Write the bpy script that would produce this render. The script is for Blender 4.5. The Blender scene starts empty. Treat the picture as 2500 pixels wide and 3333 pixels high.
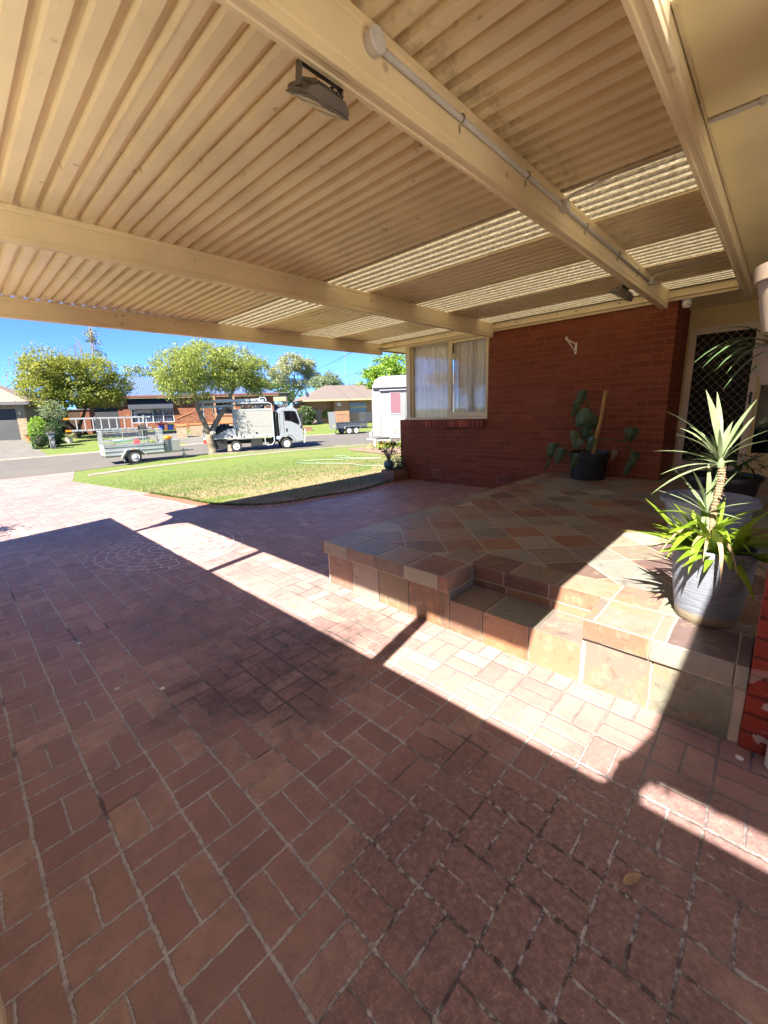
import bpy, math, random
from math import sin, cos, pi, sqrt, atan2
from mathutils import Vector, Matrix, noise as mnoise
RAD = math.radians
rnd = random.Random(11)
SC = bpy.context.scene
COL = SC.collection
WM = {}

def terrain(y):
    bp = [(-300, 0), (7.5, 0), (17.5, -.6), (31, -.6), (44, .2), (60, .3), (900, .3)]
    for (a, za), (b, zb) in zip(bp, bp[1:]):
        if y <= b:
            return za + (zb - za) * (y - a) / (b - a)
    return .3

def tag(o, label=None, cat=None, group=None, kind=None):
    if label: o['label'] = label
    if cat: o['category'] = cat
    if group: o['group'] = group
    if kind: o['kind'] = kind
    return o

def thing(name, label, cat, loc=(0, 0, 0), rz=0, group=None):
    o = bpy.data.objects.new(name, None)
    COL.objects.link(o)
    o.empty_display_size = .1
    o.location = loc
    o.rotation_euler = (0, 0, RAD(rz))
    WM[o.name] = Matrix.Translation(Vector(loc)) @ Matrix.Rotation(RAD(rz), 4, 'Z')
    return tag(o, label, cat, group)

class MB:
    """collects faces and links them as one mesh object"""
    def __init__(s):
        s.v, s.f, s.m, s.mi = [], [], [], 0
    def add(s, vs, fs):
        b = len(s.v)
        s.v += [tuple(v) for v in vs]
        for f in fs:
            s.f.append([i + b for i in f]); s.m.append(s.mi)
        return s
    def face(s, *vs):
        return s.add(vs, [range(len(vs))])
    def box(s, x0, x1, y0, y1, z0, z1, M=None):
        vs = [(x, y, z) for x in (x0, x1) for y in (y0, y1) for z in (z0, z1)]
        if M is not None: vs = [M @ Vector(v) for v in vs]
        return s.add(vs, [(0, 1, 3, 2), (4, 6, 7, 5), (0, 4, 5, 1), (2, 3, 7, 6), (0, 2, 6, 4), (1, 5, 7, 3)])
    def obox(s, c, d, M=None):
        T = Matrix.Translation(Vector(c))
        if M is not None: T = T @ M.to_4x4()
        return s.box(-d[0]/2, d[0]/2, -d[1]/2, d[1]/2, -d[2]/2, d[2]/2, T)
    def bar(s, p0, p1, w, h=None, up=(0, 0, 1)):
        p0, p1 = Vector(p0), Vector(p1); h = h or w
        z = (p1 - p0); L = z.length; z.normalize()
        u = Vector(up)
        if abs(z.dot(u)) > .98: u = Vector((1, 0, 0))
        x = u.cross(z).normalized(); y = z.cross(x)
        vs = [p + x*(a*w/2) + y*(b*h/2) for p in (p0, p1) for a, b in ((-1, -1), (1, -1), (1, 1), (-1, 1))]
        return s.add(vs, [(3, 2, 1, 0), (4, 5, 6, 7)] + [(i, (i+1) % 4, 4+(i+1) % 4, 4+i) for i in range(4)])
    def tube(s, pts, r, n=8, cap=True, up=(0, 0, 1)):
        pts = [Vector(p) for p in pts]
        rs = r if isinstance(r, (list, tuple)) else [r]*len(pts)
        vs = []; prev = None
        for i, p in enumerate(pts):
            t = (pts[min(i+1, len(pts)-1)] - pts[max(i-1, 0)])
            t = t.normalized() if t.length > 1e-9 else Vector((0, 0, 1))
            if prev is None:
                u = Vector(up)
                if abs(u.dot(t)) > .95: u = Vector((1, 0, 0))
                x = u.cross(t).normalized()
            else:
                x = prev - t*prev.dot(t)
                x = x.normalized() if x.length > 1e-6 else Vector((1, 0, 0))
            prev = x; y = t.cross(x)
            for k in range(n):
                a = 2*pi*k/n
                vs.append(p + (x*cos(a) + y*sin(a))*rs[i])
        fs = []
        for i in range(len(pts)-1):
            for k in range(n):
                fs.append((i*n+k, i*n+(k+1) % n, (i+1)*n+(k+1) % n, (i+1)*n+k))
        if cap:
            fs.append(list(range(n))[::-1]); fs.append([(len(pts)-1)*n+k for k in range(n)])
        return s.add(vs, fs)
    def cyl(s, p0, p1, r0, r1=None, n=16, cap=True):
        return s.tube([p0, p1], [r0, r0 if r1 is None else r1], n, cap)
    def lathe(s, prof, c=(0, 0, 0), n=32, M=None, close=False):
        vs = []
        for (r, z) in prof:
            for k in range(n):
                a = 2*pi*k/n
                v = Vector((r*cos(a), r*sin(a), z))
                if M is not None: v = M @ v
                vs.append(v + Vector(c))
        fs = []
        for i in range(len(prof)-1):
            for k in range(n):
                fs.append((i*n+k, i*n+(k+1) % n, (i+1)*n+(k+1) % n, (i+1)*n+k))
        if close:
            fs.append(list(range(n))[::-1]); fs.append([(len(prof)-1)*n+k for k in range(n)])
        return s.add(vs, fs)
    def prism(s, poly, axis, a0, a1):
        """poly of 2-D points; axis the extrusion axis ('x': poly is (y,z), 'y': (x,z), 'z': (x,y))"""
        def P(p, a):
            return {'x': (a, p[0], p[1]), 'y': (p[0], a, p[1]), 'z': (p[0], p[1], a)}[axis]
        n = len(poly)
        vs = [P(p, a0) for p in poly] + [P(p, a1) for p in poly]
        return s.add(vs, [list(range(n))[::-1], [n+i for i in range(n)]] + [(i, (i+1) % n, n+(i+1) % n, n+i) for i in range(n)])
    def ball(s, c, r, n=16, m=10, sc=(1, 1, 1)):
        prof = [(max(1e-4, r*sin(pi*i/m)), -r*cos(pi*i/m)) for i in range(m+1)]
        M = Matrix.Diagonal(Vector(sc))
        return s.lathe(prof, c, n, M)
    def leaf(s, base, d, nrm, L, w, bend=.25, seg=4, fold=.15, wpos=.4):
        """a strap or lance leaf with a folded midrib"""
        base, d, nrm = Vector(base), Vector(d).normalized(), Vector(nrm)
        side = d.cross(nrm)
        side = side.normalized() if side.length > 1e-6 else Vector((1, 0, 0))
        nrm = side.cross(d).normalized()
        vs = []
        for i in range(seg+1):
            t = i/seg
            p = base + d*(L*(t - .25*abs(bend)*t*t)) - nrm*(bend*L*t*t)
            ww = w*.5*(min(1, (t/wpos)**.6 if wpos > 0 else 1) if t < wpos else max(.03, 1-((t-wpos)/(1-wpos))**1.6))
            ww = max(ww, w*.12 if t < .5 else w*.02)
            vs += [p - side*ww + nrm*(fold*ww), p, p + side*ww + nrm*(fold*ww)]
        fs = []
        for i in range(seg):
            a = i*3
            fs += [(a, a+1, a+4, a+3), (a+1, a+2, a+5, a+4)]
        return s.add(vs, fs)
    def build(s, name, mat, parent=None, smooth=False, local=False, bevel=0, kind=None, seg=2, autosm=None):
        me = bpy.data.meshes.new(name)
        vs = s.v
        if parent is not None and not local:
            inv = WM[parent.name].inverted()
            vs = [tuple(inv @ Vector(v)) for v in vs]
        me.from_pydata(vs, [], s.f)
        mats = mat if isinstance(mat, (list, tuple)) else [mat]
        for m in mats: me.materials.append(m)
        if len(mats) > 1:
            me.polygons.foreach_set('material_index', s.m)
        if smooth:
            me.polygons.foreach_set('use_smooth', [True]*len(me.polygons))
            if autosm:
                try: me.set_sharp_from_angle(angle=RAD(autosm))
                except Exception: pass
        me.update()
        o = bpy.data.objects.new(name, me)
        COL.objects.link(o)
        if parent is not None:
            o.parent = parent
            WM[o.name] = WM[parent.name]
        else:
            WM[o.name] = Matrix.Identity(4)
        if bevel:
            b = o.modifiers.new('edge', 'BEVEL'); b.width = bevel; b.segments = seg; b.limit_method = 'ANGLE'; b.angle_limit = RAD(40)
        if kind: o['kind'] = kind
        return o

def dup(o, loc=None, rz=None, label=None, parent=None, group=None):
    kids = [c for c in bpy.data.objects if c.parent == o]
    c = o.copy(); COL.objects.link(c)
    if parent is not None: c.parent = parent
    if loc is not None: c.location = loc
    if rz is not None: c.rotation_euler = (0, 0, RAD(rz))
    if label: c['label'] = label
    if group: c['group'] = group
    WM[c.name] = Matrix.Translation(c.location) @ Matrix.Rotation(c.rotation_euler.z, 4, 'Z')
    for k in kids: dup(k, parent=c)
    return c

# ------------------------------------------------------------------ materials
def S(r, g, b):
    f = lambda c: (c/255/12.92) if c/255 <= .04045 else ((c/255+.055)/1.055)**2.4
    return (f(r), f(g), f(b), 1)

class NB:
    def __init__(s, name):
        s.mat = bpy.data.materials.new(name); s.mat.use_nodes = True
        s.nt = s.mat.node_tree; s.nt.nodes.clear()
        s.out = s.nt.nodes.new('ShaderNodeOutputMaterial')
        s._pos = None
    def set(s, sock, v):
        if isinstance(v, bpy.types.NodeSocket): s.nt.links.new(v, sock)
        elif v is not None:
            try: sock.default_value = v
            except Exception:
                sock.default_value = tuple(v)[:3] if hasattr(v, '__len__') else (v, v, v)
    def node(s, t, ins=None, **props):
        n = s.nt.nodes.new(t)
        for k, v in props.items(): setattr(n, k, v)
        for k, v in (ins or {}).items(): s.set(n.inputs[k], v)
        return n
    def m(s, op, a, b=None, c=None, clamp=False):
        n = s.node('ShaderNodeMath', operation=op, use_clamp=clamp)
        for i, v in enumerate((a, b, c)):
            if v is not None: s.set(n.inputs[i], v)
        return n.outputs[0]
    def vm(s, op, a, b=None):
        n = s.node('ShaderNodeVectorMath', operation=op)
        s.set(n.inputs[0], a)
        if b is not None: s.set(n.inputs[1], b)
        return n.outputs[0]
    def mix(s, fac, a, b, t='MIX'):
        n = s.node('ShaderNodeMix', data_type='RGBA', blend_type=t)
        s.set(n.inputs[0], fac); s.set(n.inputs[6], a); s.set(n.inputs[7], b)
        return n.outputs[2]
    def fmix(s, fac, a, b):
        n = s.node('ShaderNodeMix', data_type='FLOAT')
        s.set(n.inputs[0], fac); s.set(n.inputs[2], a); s.set(n.inputs[3], b)
        return n.outputs[0]
    def ramp(s, fac, stops, interp='LINEAR'):
        n = s.node('ShaderNodeValToRGB'); s.set(n.inputs[0], fac)
        cr = n.color_ramp; cr.interpolation = interp
        while len(cr.elements) < len(stops): cr.elements.new(.5)
        for e, (p, c) in zip(cr.elements, stops):
            e.position = p; e.color = c if hasattr(c, '__len__') else (c, c, c, 1)
        return n.outputs[0]
    def noise(s, vec, scale, detail=3, rough=.55, dist=0):
        n = s.node('ShaderNodeTexNoise', {'Vector': vec, 'Scale': scale, 'Detail': detail, 'Roughness': rough, 'Distortion': dist})
        return n.outputs[0]
    def noisec(s, vec, scale, detail=3):
        n = s.node('ShaderNodeTexNoise', {'Vector': vec, 'Scale': scale, 'Detail': detail})
        return n.outputs[1]
    def white(s, vec):
        n = s.node('ShaderNodeTexWhiteNoise', {'Vector': vec}, noise_dimensions='3D')
        return n.outputs[0]
    def vor(s, vec, scale, feature='F1', rnd_=1):
        n = s.node('ShaderNodeTexVoronoi', {'Vector': vec, 'Scale': scale, 'Randomness': rnd_}, feature=feature)
        return n.outputs[0]
    def sep(s, v):
        n = s.node('ShaderNodeSeparateXYZ', {0: v}); return n.outputs
    def comb(s, x=0, y=0, z=0):
        n = s.node('ShaderNodeCombineXYZ', {0: x, 1: y, 2: z}); return n.outputs[0]
    def pos(s):
        if s._pos is None: s._pos = s.node('ShaderNodeNewGeometry')
        return s._pos.outputs['Position']
    def nrm(s):
        s.pos(); return s._pos.outputs['True Normal']
    def obj(s):
        return s.node('ShaderNodeTexCoord').outputs['Object']
    def bump(s, h, strength=.5, dist=.01, normal=None):
        n = s.node('ShaderNodeBump', {'Height': h, 'Strength': strength, 'Distance': dist})
        if normal is not None: s.set(n.inputs['Normal'], normal)
        return n.outputs[0]
    def bsdf(s, col, rough=.6, normal=None, metal=0, spec=.5, **kw):
        n = s.node('ShaderNodeBsdfPrincipled', {'Base Color': col, 'Roughness': rough, 'Metallic': metal, 'Specular IOR Level': spec})
        if normal is not None: s.set(n.inputs['Normal'], normal)
        for k, v in kw.items(): s.set(n.inputs[k.replace('_', ' ')], v)
        return n.outputs[0]
    def mixsh(s, fac, a, b):
        n = s.node('ShaderNodeMixShader'); s.set(n.inputs[0], fac); s.nt.links.new(a, n.inputs[1]); s.nt.links.new(b, n.inputs[2])
        return n.outputs[0]
    def done(s, sh):
        s.nt.links.new(sh, s.out.inputs['Surface']); return s.mat
    def band(s, x, lo, hi):
        """smooth 0..1 from lo to hi"""
        n = s.node('ShaderNodeMapRange', {'Value': x, 'From Min': lo, 'From Max': hi}, interpolation_type='SMOOTHSTEP')
        return n.outputs[0]

def paint(name, col, rough=.5, var=.08, bump=.0, scale=8, metal=0, spec=.5, dirt=None, dscale=1.5):
    b = NB(name); p = b.obj()
    f = b.noise(p, scale, 4, .6)
    lo = tuple(c*(1-var) for c in col[:3])+(1,); hi = tuple(min(1, c*(1+var)) for c in col[:3])+(1,)
    c = b.ramp(f, [(.3, lo), (.7, hi)])
    if dirt:
        g = b.noise(p, dscale, 5, .65)
        c = b.mix(b.m('MULTIPLY', b.band(g, .5, .75), .7), c, dirt)
    nm = b.bump(b.noise(p, scale*9, 3), bump, .004) if bump else None
    return b.done(b.bsdf(c, b.fmix(f, rough*.85, min(1, rough*1.15)), nm, metal, spec))

def leafmat(name, c0, c1, c2=None, trans=.35, rough=.45, scale=1.2):
    b = NB(name); p = b.obj()
    f = b.noise(p, scale, 3, .7); g = b.white(b.vm('SNAP', p, (.07, .07, .07)))
    k = b.m('ADD', b.m('MULTIPLY', f, .75), b.m('MULTIPLY', g, .25))
    stops = [(.3, c0), (.62, c1)] + ([(.8, c2)] if c2 else [])
    c = b.ramp(k, stops)
    pr = b.bsdf(c, rough, spec=.35)
    tr = b.node('ShaderNodeBsdfTranslucent', {'Color': b.mix(.5, c, tuple(min(1, x*1.6) for x in c1[:3])+(1,))}).outputs[0]
    return b.done(b.mixsh(trans, pr, tr))
# ---- stencilled brick paving of the driveway: basket weave pairs with a round feature
def mat_paving():
    b = NB('stencilled_brick_paving'); P = b.pos()
    wob = b.vm('SCALE', b.vm('SUBTRACT', b.noisec(P, 9, 2), (.5, .5, .5)))
    wob.node.inputs['Scale'].default_value = .012
    P2 = b.vm('ADD', P, wob); X, Y, Z = b.sep(P2)
    x = b.m('DIVIDE', b.m('ADD', X, .023), .2035); y = b.m('DIVIDE', b.m('SUBTRACT', Y, .018), .2025)
    i, j = b.m('FLOOR', x), b.m('FLOOR', y); fx, fy = b.m('FRACT', x), b.m('FRACT', y)
    ex = b.m('MULTIPLY', b.m('MINIMUM', fx, b.m('SUBTRACT', 1, fx)), .70)
    ey = b.m('MINIMUM', fy, b.m('SUBTRACT', 1, fy))
    par = b.m('FLOORED_MODULO', b.m('ADD', i, j), 2)
    mid = b.fmix(par, b.m('ABSOLUTE', b.m('SUBTRACT', fx, .5)), b.m('ABSOLUTE', b.m('SUBTRACT', fy, .5)))
    half = b.fmix(par, b.m('GREATER_THAN', fx, .5), b.m('GREATER_THAN', fy, .5))
    d = b.m('MULTIPLY', b.m('MINIMUM', b.m('MINIMUM', ex, ey), mid), .203)
    ident = b.comb(i, j, half)
    # round feature
    dx, dy = b.m('SUBTRACT', X, 1.6), b.m('SUBTRACT', Y, 4.87)
    r = b.m('SQRT', b.m('ADD', b.m('MULTIPLY', dx, dx), b.m('MULTIPLY', dy, dy)))
    rr = b.m('DIVIDE', r, .103); ring = b.m('FLOOR', rr); fr = b.m('FRACT', rr)
    n = b.m('ADD', b.m('MULTIPLY', b.m('FLOOR', b.m('MULTIPLY', ring, .5)), 6), 8)
    an = b.m('MULTIPLY', b.m('ADD', b.m('DIVIDE', b.m('ARCTAN2', dy, dx), 2*pi), b.m('MULTIPLY', ring, .137)), n)
    fa = b.m('FRACT', b.m('ADD', an, 40))
    dr = b.m('MULTIPLY', b.m('MINIMUM', fr, b.m('SUBTRACT', 1, fr)), .103)
    da = b.m('DIVIDE', b.m('MULTIPLY', b.m('MULTIPLY', b.m('MINIMUM', fa, b.m('SUBTRACT', 1, fa)), r), 2*pi), n)
    dc = b.m('MULTIPLY', b.m('MINIMUM', dr, da), .8)
    inc = b.m('LESS_THAN', r, .824)
    d = b.fmix(inc, d, dc)
    ident = b.node('ShaderNodeMix', {0: inc, 4: ident, 5: b.comb(ring, b.m('FLOOR', an), 31)}, data_type='VECTOR').outputs[1]
    fine = b.noise(P, 160, 3, .7); mott = b.noise(P, 14, 4, .65); broad = b.noise(P, .9, 4, .6)
    d2 = b.m('ADD', d, b.m('MULTIPLY', b.m('SUBTRACT', b.noise(P, 38, 4, .7), .5), .014))
    joint = b.m('SUBTRACT', 1, b.band(d2, .0026, .0058))
    w = b.white(ident)
    col = b.ramp(w, [(0, S(148, 114, 106)), (.3, S(168, 132, 120)), (.6, S(156, 118, 110)), (.85, S(176, 142, 126)), (1, S(186, 152, 134))])
    col = b.mix(b.m('MULTIPLY', b.band(mott, .35, .75), .55), col, S(132, 104, 98))
    col = b.mix(b.m('MULTIPLY', b.band(fine, .55, .8), .3), col, S(180, 150, 134))
    # worn, sandy faces near the camera side
    PX, PY, PZ = b.sep(P)
    def blob(cx, cy, rx, ry, k=1.0, sc=2.2):
        u = b.m('DIVIDE', b.m('SUBTRACT', PX, cx), rx); v = b.m('DIVIDE', b.m('SUBTRACT', PY, cy), ry)
        q = b.m('SQRT', b.m('ADD', b.m('MULTIPLY', u, u), b.m('MULTIPLY', v, v)))
        q = b.m('ADD', q, b.m('MULTIPLY', b.m('SUBTRACT', b.noise(P, sc, 4, .7), .5), 1.6))
        return b.m('MULTIPLY', b.m('SUBTRACT', 1, b.band(q, .45, 1.1)), k)
    worn = b.m('MAXIMUM', blob(.95, .35, .75, .75, 1.0, 3), blob(1.4, .1, .6, .5, .8, 3))
    wornc = b.ramp(b.noise(P, 52, 6, .78), [(.28, S(84, 64, 62)), (.46, S(120, 92, 88)), (.6, S(150, 120, 112)), (.72, S(206, 180, 164))])
    col = b.mix(b.m('MULTIPLY', worn, .85), col, wornc)
    grit = b.noise(P, 210, 2, .6)
    col = b.mix(b.m('MULTIPLY', b.band(grit, .5, .72), .30), col, S(92, 70, 66))
    # oil and mould staining
    st = b.m('MAXIMUM', blob(1.2, 1.95, .85, .6, 1, 2.4), b.m('MULTIPLY', blob(1.0, 2.9, .45, .9, .6, 3), 1))
    spots = b.m('ADD', b.m('MULTIPLY', b.band(b.noise(P, 4.2, 8, .74, .4), .36, .66), .8), b.m('MULTIPLY', b.band(b.noise(P, 34, 4, .7), .48, .66), .28))
    stain = b.m('MULTIPLY', st, b.m('ADD', b.m('MULTIPLY', spots, .70), .16), clamp=True)
    col = b.mix(stain, col, S(40, 36, 36))
    # joints, light grey where clean, black where mould sits, darkened in the sunlit strip
    jn = b.noise(P, 1.7, 4, .6)
    jl = b.mix(b.band(b.noise(P, 55, 3), .4, .7), S(192, 188, 182), S(156, 150, 146))
    jdark = b.m('MAXIMUM', b.m('MULTIPLY', b.band(jn, .54, .62), .92), b.m('MULTIPLY', st, .97))
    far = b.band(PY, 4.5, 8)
    jdark = b.m('MAXIMUM', jdark, b.m('MULTIPLY', b.m('MAXIMUM', b.band(PX, 1.3, 1.9), far), .72))  # joint colour lowered over the sunlit strip so the lines stay visible
    jdark = b.m('MULTIPLY', jdark, b.m('SUBTRACT', 1, b.m('MULTIPLY', inc, .9)))
    jdark = b.m('MAXIMUM', jdark, b.m('MULTIPLY', worn, b.band(b.noise(P, 24, 5, .7), .40, .56)))
    jc = b.mix(jdark, jl, S(66, 56, 52))
    jc = b.mix(b.m('MULTIPLY', inc, .8), jc, S(226, 222, 218))
    pits = b.band(b.noise(P, 95, 3, .65), .66, .72)
    col = b.mix(b.m('MULTIPLY', pits, .45), col, S(70, 52, 48))
    col = b.mix(b.m('MULTIPLY', joint, .93), col, jc)
    col = b.mix(b.m('MULTIPLY', b.band(broad, .4, .7), .22), col, S(100, 76, 72))
    grime = b.band(b.noise(P, 3.1, 6, .72, .5), .48, .72)
    col = b.mix(b.m('MULTIPLY', grime, .42), col, S(98, 82, 80))
    col = b.mix(1, col, (1.0, 1.07, 1.22, 1), 'MULTIPLY')
    hgt = b.m('ADD', b.m('MULTIPLY', b.m('SUBTRACT', 1, joint), .7), b.m('MULTIPLY', b.noise(P, 90, 4, .7), b.fmix(worn, .25, .75)))
    nm = b.bump(hgt, .8, .007)
    return b.done(b.bsdf(col, b.fmix(b.noise(P, 5, 3), .36, .62), nm, spec=.5))

SLATE = [(0, S(132, 128, 116)), (.13, S(156, 110, 86)), (.26, S(104, 76, 70)), (.4, S(148, 140, 120)), (.52, S(116, 116, 112)),
         (.64, S(166, 156, 134)), (.76, S(132, 90, 76)), (.88, S(146, 140, 126)), (1, S(108, 84, 80))]
def mat_slate():
    b = NB('slate_tiles'); P = b.pos(); X, Y, Z = b.sep(P); NX, NY, NZ = b.sep(b.nrm())
    wob = b.vm('SCALE', b.vm('SUBTRACT', b.noisec(P, 6, 3), (.5, .5, .5))); wob.node.inputs['Scale'].default_value = .012
    X, Y, Z = b.sep(b.vm('ADD', P, wob))
    T = .30
    def cells(u, v, su, sv, seed):
        a, c = b.m('DIVIDE', u, su), b.m('DIVIDE', v, sv)
        fa, fc = b.m('FRACT', a), b.m('FRACT', c)
        d = b.m('MINIMUM', b.m('MULTIPLY', b.m('MINIMUM', fa, b.m('SUBTRACT', 1, fa)), su), b.m('MULTIPLY', b.m('MINIMUM', fc, b.m('SUBTRACT', 1, fc)), sv))
        return d, b.comb(b.m('FLOOR', a), b.m('FLOOR', c), seed)
    k = sqrt(.5)
    dg = cells(b.m('MULTIPLY', b.m('ADD', X, Y), k), b.m('MULTIPLY', b.m('SUBTRACT', X, Y), k), T, T, 1)
    cp = cells(b.m('ADD', Y, .05), b.m('SUBTRACT', X, 2.125), T, .315, 2)
    cs = cells(b.m('ADD', X, .1), b.m('SUBTRACT', 2.69, Y), T, .22, 3)
    riser = cells(b.m('ADD', Y, .0023), b.m('ADD', Z, .02), .293, .30, 4)
    nose = cells(b.m('SUBTRACT', Y, .01), b.m('SUBTRACT', Z, .276), .295, .5, 5)
    rsx = cells(b.m('ADD', X, .1), b.m('ADD', Z, .02), .315, .30, 6)
    def vmix(f, A, B):
        return (b.fmix(f, A[0], B[0]), b.node('ShaderNodeMix', {0: f, 4: A[1], 5: B[1]}, data_type='VECTOR').outputs[1])
    inbord = b.m('LESS_THAN', X, 2.44)
    inleft = b.m('GREATER_THAN', Y, 2.47)
    notch = b.m('MULTIPLY', b.m('MULTIPLY', b.m('GREATER_THAN', Y, .34), b.m('LESS_THAN', Y, 1.66)), b.m('LESS_THAN', X, 2.70))
    top = vmix(inleft, dg, cs)
    top = vmix(b.m('MAXIMUM', inbord, notch), top, cp)
    side = vmix(b.m('GREATER_THAN', Z, .272), riser, nose)
    side = vmix(b.m('GREATER_THAN', b.m('ABSOLUTE', NY), .6), side, rsx)
    d, ident = vmix(b.m('GREATER_THAN', NZ, .6), side, top)
    w = b.white(ident); w2 = b.white(b.vm('ADD', ident, (7.3, 1.1, 2.2)))
    col = b.ramp(w, SLATE)
    isr = b.m('MULTIPLY', b.m('LESS_THAN', Z, .272), b.m('LESS_THAN', NX, -.6))
    ri = b.m('DIVIDE', b.m('ADD', b.m('FLOOR', b.m('DIVIDE', b.m('ADD', Y, .0023), .293)), .5), 10)
    RC = [S(124, 120, 102), S(124, 112, 98), S(158, 116, 90), S(152, 108, 78), S(128, 96, 76), S(122, 88, 68), S(126, 106, 82), S(146, 128, 116), S(132, 100, 86), S(120, 96, 84)]
    col = b.mix(isr, col, b.ramp(ri, [(i/10, c) for i, c in enumerate(RC)], 'CONSTANT'))
    off = b.vm('SCALE', b.comb(w, w2, b.m('ADD', w, w2))); off.node.inputs['Scale'].default_value = 30
    Q = b.vm('ADD', P, off)
    n1 = b.noise(Q, 4.5, 5, .65, .8); n2 = b.noise(Q, 13, 5, .7, .4)
    rust = b.m('MULTIPLY', b.band(n1, .5, .66), b.band(w2, .25, .6))
    col = b.mix(b.m('MULTIPLY', rust, .5), col, S(172, 124, 86))
    col = b.mix(b.m('MULTIPLY', b.band(n2, .5, .75), .4), col, S(182, 172, 146))
    col = b.mix(b.m('MULTIPLY', b.band(b.noise(Q, 8, 4, .6, 1.5), .56, .72), .45), col, S(84, 62, 58))
    j = b.m('SUBTRACT', 1, b.band(d, .003, .0065))
    col = b.mix(b.m('MULTIPLY', j, .85), col, S(178, 168, 150))
    col = b.mix(1, col, (.84, .93, 1.06, 1), 'MULTIPLY')
    layers = b.noise(Q, 18, 6, .6, 2.2)
    hgt = b.m('ADD', b.m('MULTIPLY', b.m('SUBTRACT', 1, j), .5), b.m('MULTIPLY', b.m('SNAP', layers, .12), .55))
    nm = b.bump(hgt, .6, .006)
    return b.done(b.bsdf(col, b.fmix(n2, .3, .5), nm, spec=.5))

def mat_brick(name, axis='y', c0=S(124, 62, 38), c1=S(110, 53, 33), c2=S(134, 70, 45), mortar=S(148, 92, 66), W=.24, Hh=.0859, oz=0, ou=0, bump=1.2, local=False, mort=.0065):
    b = NB(name); P = b.obj() if local else b.pos()
    X, Y, Z = b.sep(P)
    u = {'y': Y, 'x': X}[axis] if axis in 'xy' else b.m('ADD', X, Y)
    v = b.comb(b.m('ADD', u, ou), b.m('ADD', Z, oz), 0)
    wob = b.vm('SCALE', b.vm('SUBTRACT', b.noisec(P, 20, 2), (.5, .5, .5))); wob.node.inputs['Scale'].default_value = .006
    n = b.node('ShaderNodeTexBrick', {'Vector': b.vm('ADD', v, wob), 'Color1': (0, 0, 0, 1), 'Color2': (1, 1, 1, 1), 'Mortar': (.5, .5, .5, 1), 'Scale': 1,
               'Mortar Size': mort, 'Mortar Smooth': .4, 'Bias': 0, 'Brick Width': W, 'Row Height': Hh}, offset=.5)
    br = b.m('FLOOR', b.m('DIVIDE', b.m('ADD', Z, oz), Hh))
    bc = b.m('FLOOR', b.m('ADD', b.m('DIVIDE', b.m('ADD', u, ou), W), b.m('MULTIPLY', b.m('FLOORED_MODULO', br, 2), .5)))
    w = b.white(b.comb(bc, br, 3))
    col = b.ramp(w, [(0, c1), (.4, c0), (.8, c0), (1, c2)])
    f = b.noise(P, 30, 4, .65)
    col = b.mix(b.m('MULTIPLY', b.band(f, .4, .75), .4), col, tuple(c*.7 for c in c1[:3])+(1,))
    g = b.noise(P, 1.3, 4, .6)
    col = b.mix(b.m('MULTIPLY', b.band(g, .5, .8), .25), col, S(150, 110, 92))
    col = b.mix(b.m('MULTIPLY', n.outputs[1], .85), col, mortar)
    h = b.m('ADD', b.m('MULTIPLY', b.m('SUBTRACT', 1, n.outputs[1]), .8), b.m('MULTIPLY', b.noise(P, 80, 3, .7), .3))
    nm = b.bump(h, .8*bump, .008)
    return b.done(b.bsdf(col, .75, nm, spec=.3))

M = {}
M['paving'] = mat_paving()
M['slate'] = mat_slate()
M['brick'] = mat_brick('red_brick', 'y', oz=-.005)
M['brick_x'] = mat_brick('red_brick_return', 'x', oz=-.005)
CREAM = (.83, .70, .45, 1)
def mat_cream(name, col=CREAM, spots=True, rough=.42, mould=False):
    b = NB(name); P = b.pos()
    f = b.noise(P, 1.8, 4, .6)
    c = b.mix(b.band(f, .3, .75), col, tuple(x*.86 for x in col[:3])+(1,))
    if spots:
        v = b.vor(P, 9); s1 = b.m('MULTIPLY', b.m('SUBTRACT', 1, b.band(v, .10, .2)), b.band(b.noise(P, 3, 3), .52, .62))
        c = b.mix(b.m('MULTIPLY', s1, .5), c, S(126, 104, 70))
        g = b.band(b.noise(P, 26, 5, .7), .62, .75)
        c = b.mix(b.m('MULTIPLY', g, .25), c, S(120, 98, 66))
    if mould:
        X, Y, Z = b.sep(P)
        k = b.m('MULTIPLY', b.m('SUBTRACT', 1, b.band(b.m('ABSOLUTE', b.m('SUBTRACT', Y, 1.15)), .02, .17)), b.m('MULTIPLY', b.band(b.noise(P, 13, 5, .7), .42, .66), b.band(X, .9, 1.6)))
        c = b.mix(b.m('MULTIPLY', k, .35), c, S(74, 62, 40))
    return b.done(b.bsdf(c, rough, b.bump(b.noise(P, 60, 2), .05, .002), spec=.45))
M['cream'] = mat_cream('cream_paint')
M['roofcream'] = mat_cream('cream_roof_sheet', mould=True)
M['soffit'] = mat_cream('soffit_paint', (.90, .79, .47, 1), False, .6)
M['frame'] = mat_cream('cream_window_frame', (.66, .56, .36, 1), False, .4)
M['lintel'] = mat_cream('porch_panel_paint', (.62, .50, .26, 1), False, .55)
M['mould'] = None
def mat_skylight():
    b = NB('fibreglass_sheet'); P = b.pos()
    f = b.noise(P, 38, 4, .7, .6); g = b.noise(P, 5, 3)
    c = b.ramp(f, [(.35, (.42, .36, .22, 1)), (.55, (.72, .66, .5, 1)), (.72, (.9, .86, .74, 1))])
    c2 = b.ramp(f, [(.38, (.17, .14, .085, 1)), (.6, (.33, .28, .18, 1)), (.75, (.80, .70, .52, 1))])
    tr = b.node('ShaderNodeBsdfTranslucent', {'Color': c2}).outputs[0]
    pr = b.bsdf(c, .3, b.bump(f, .9, .01), spec=.6)
    return b.done(b.mixsh(.45, pr, tr))
M['skylight'] = mat_skylight()
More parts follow.
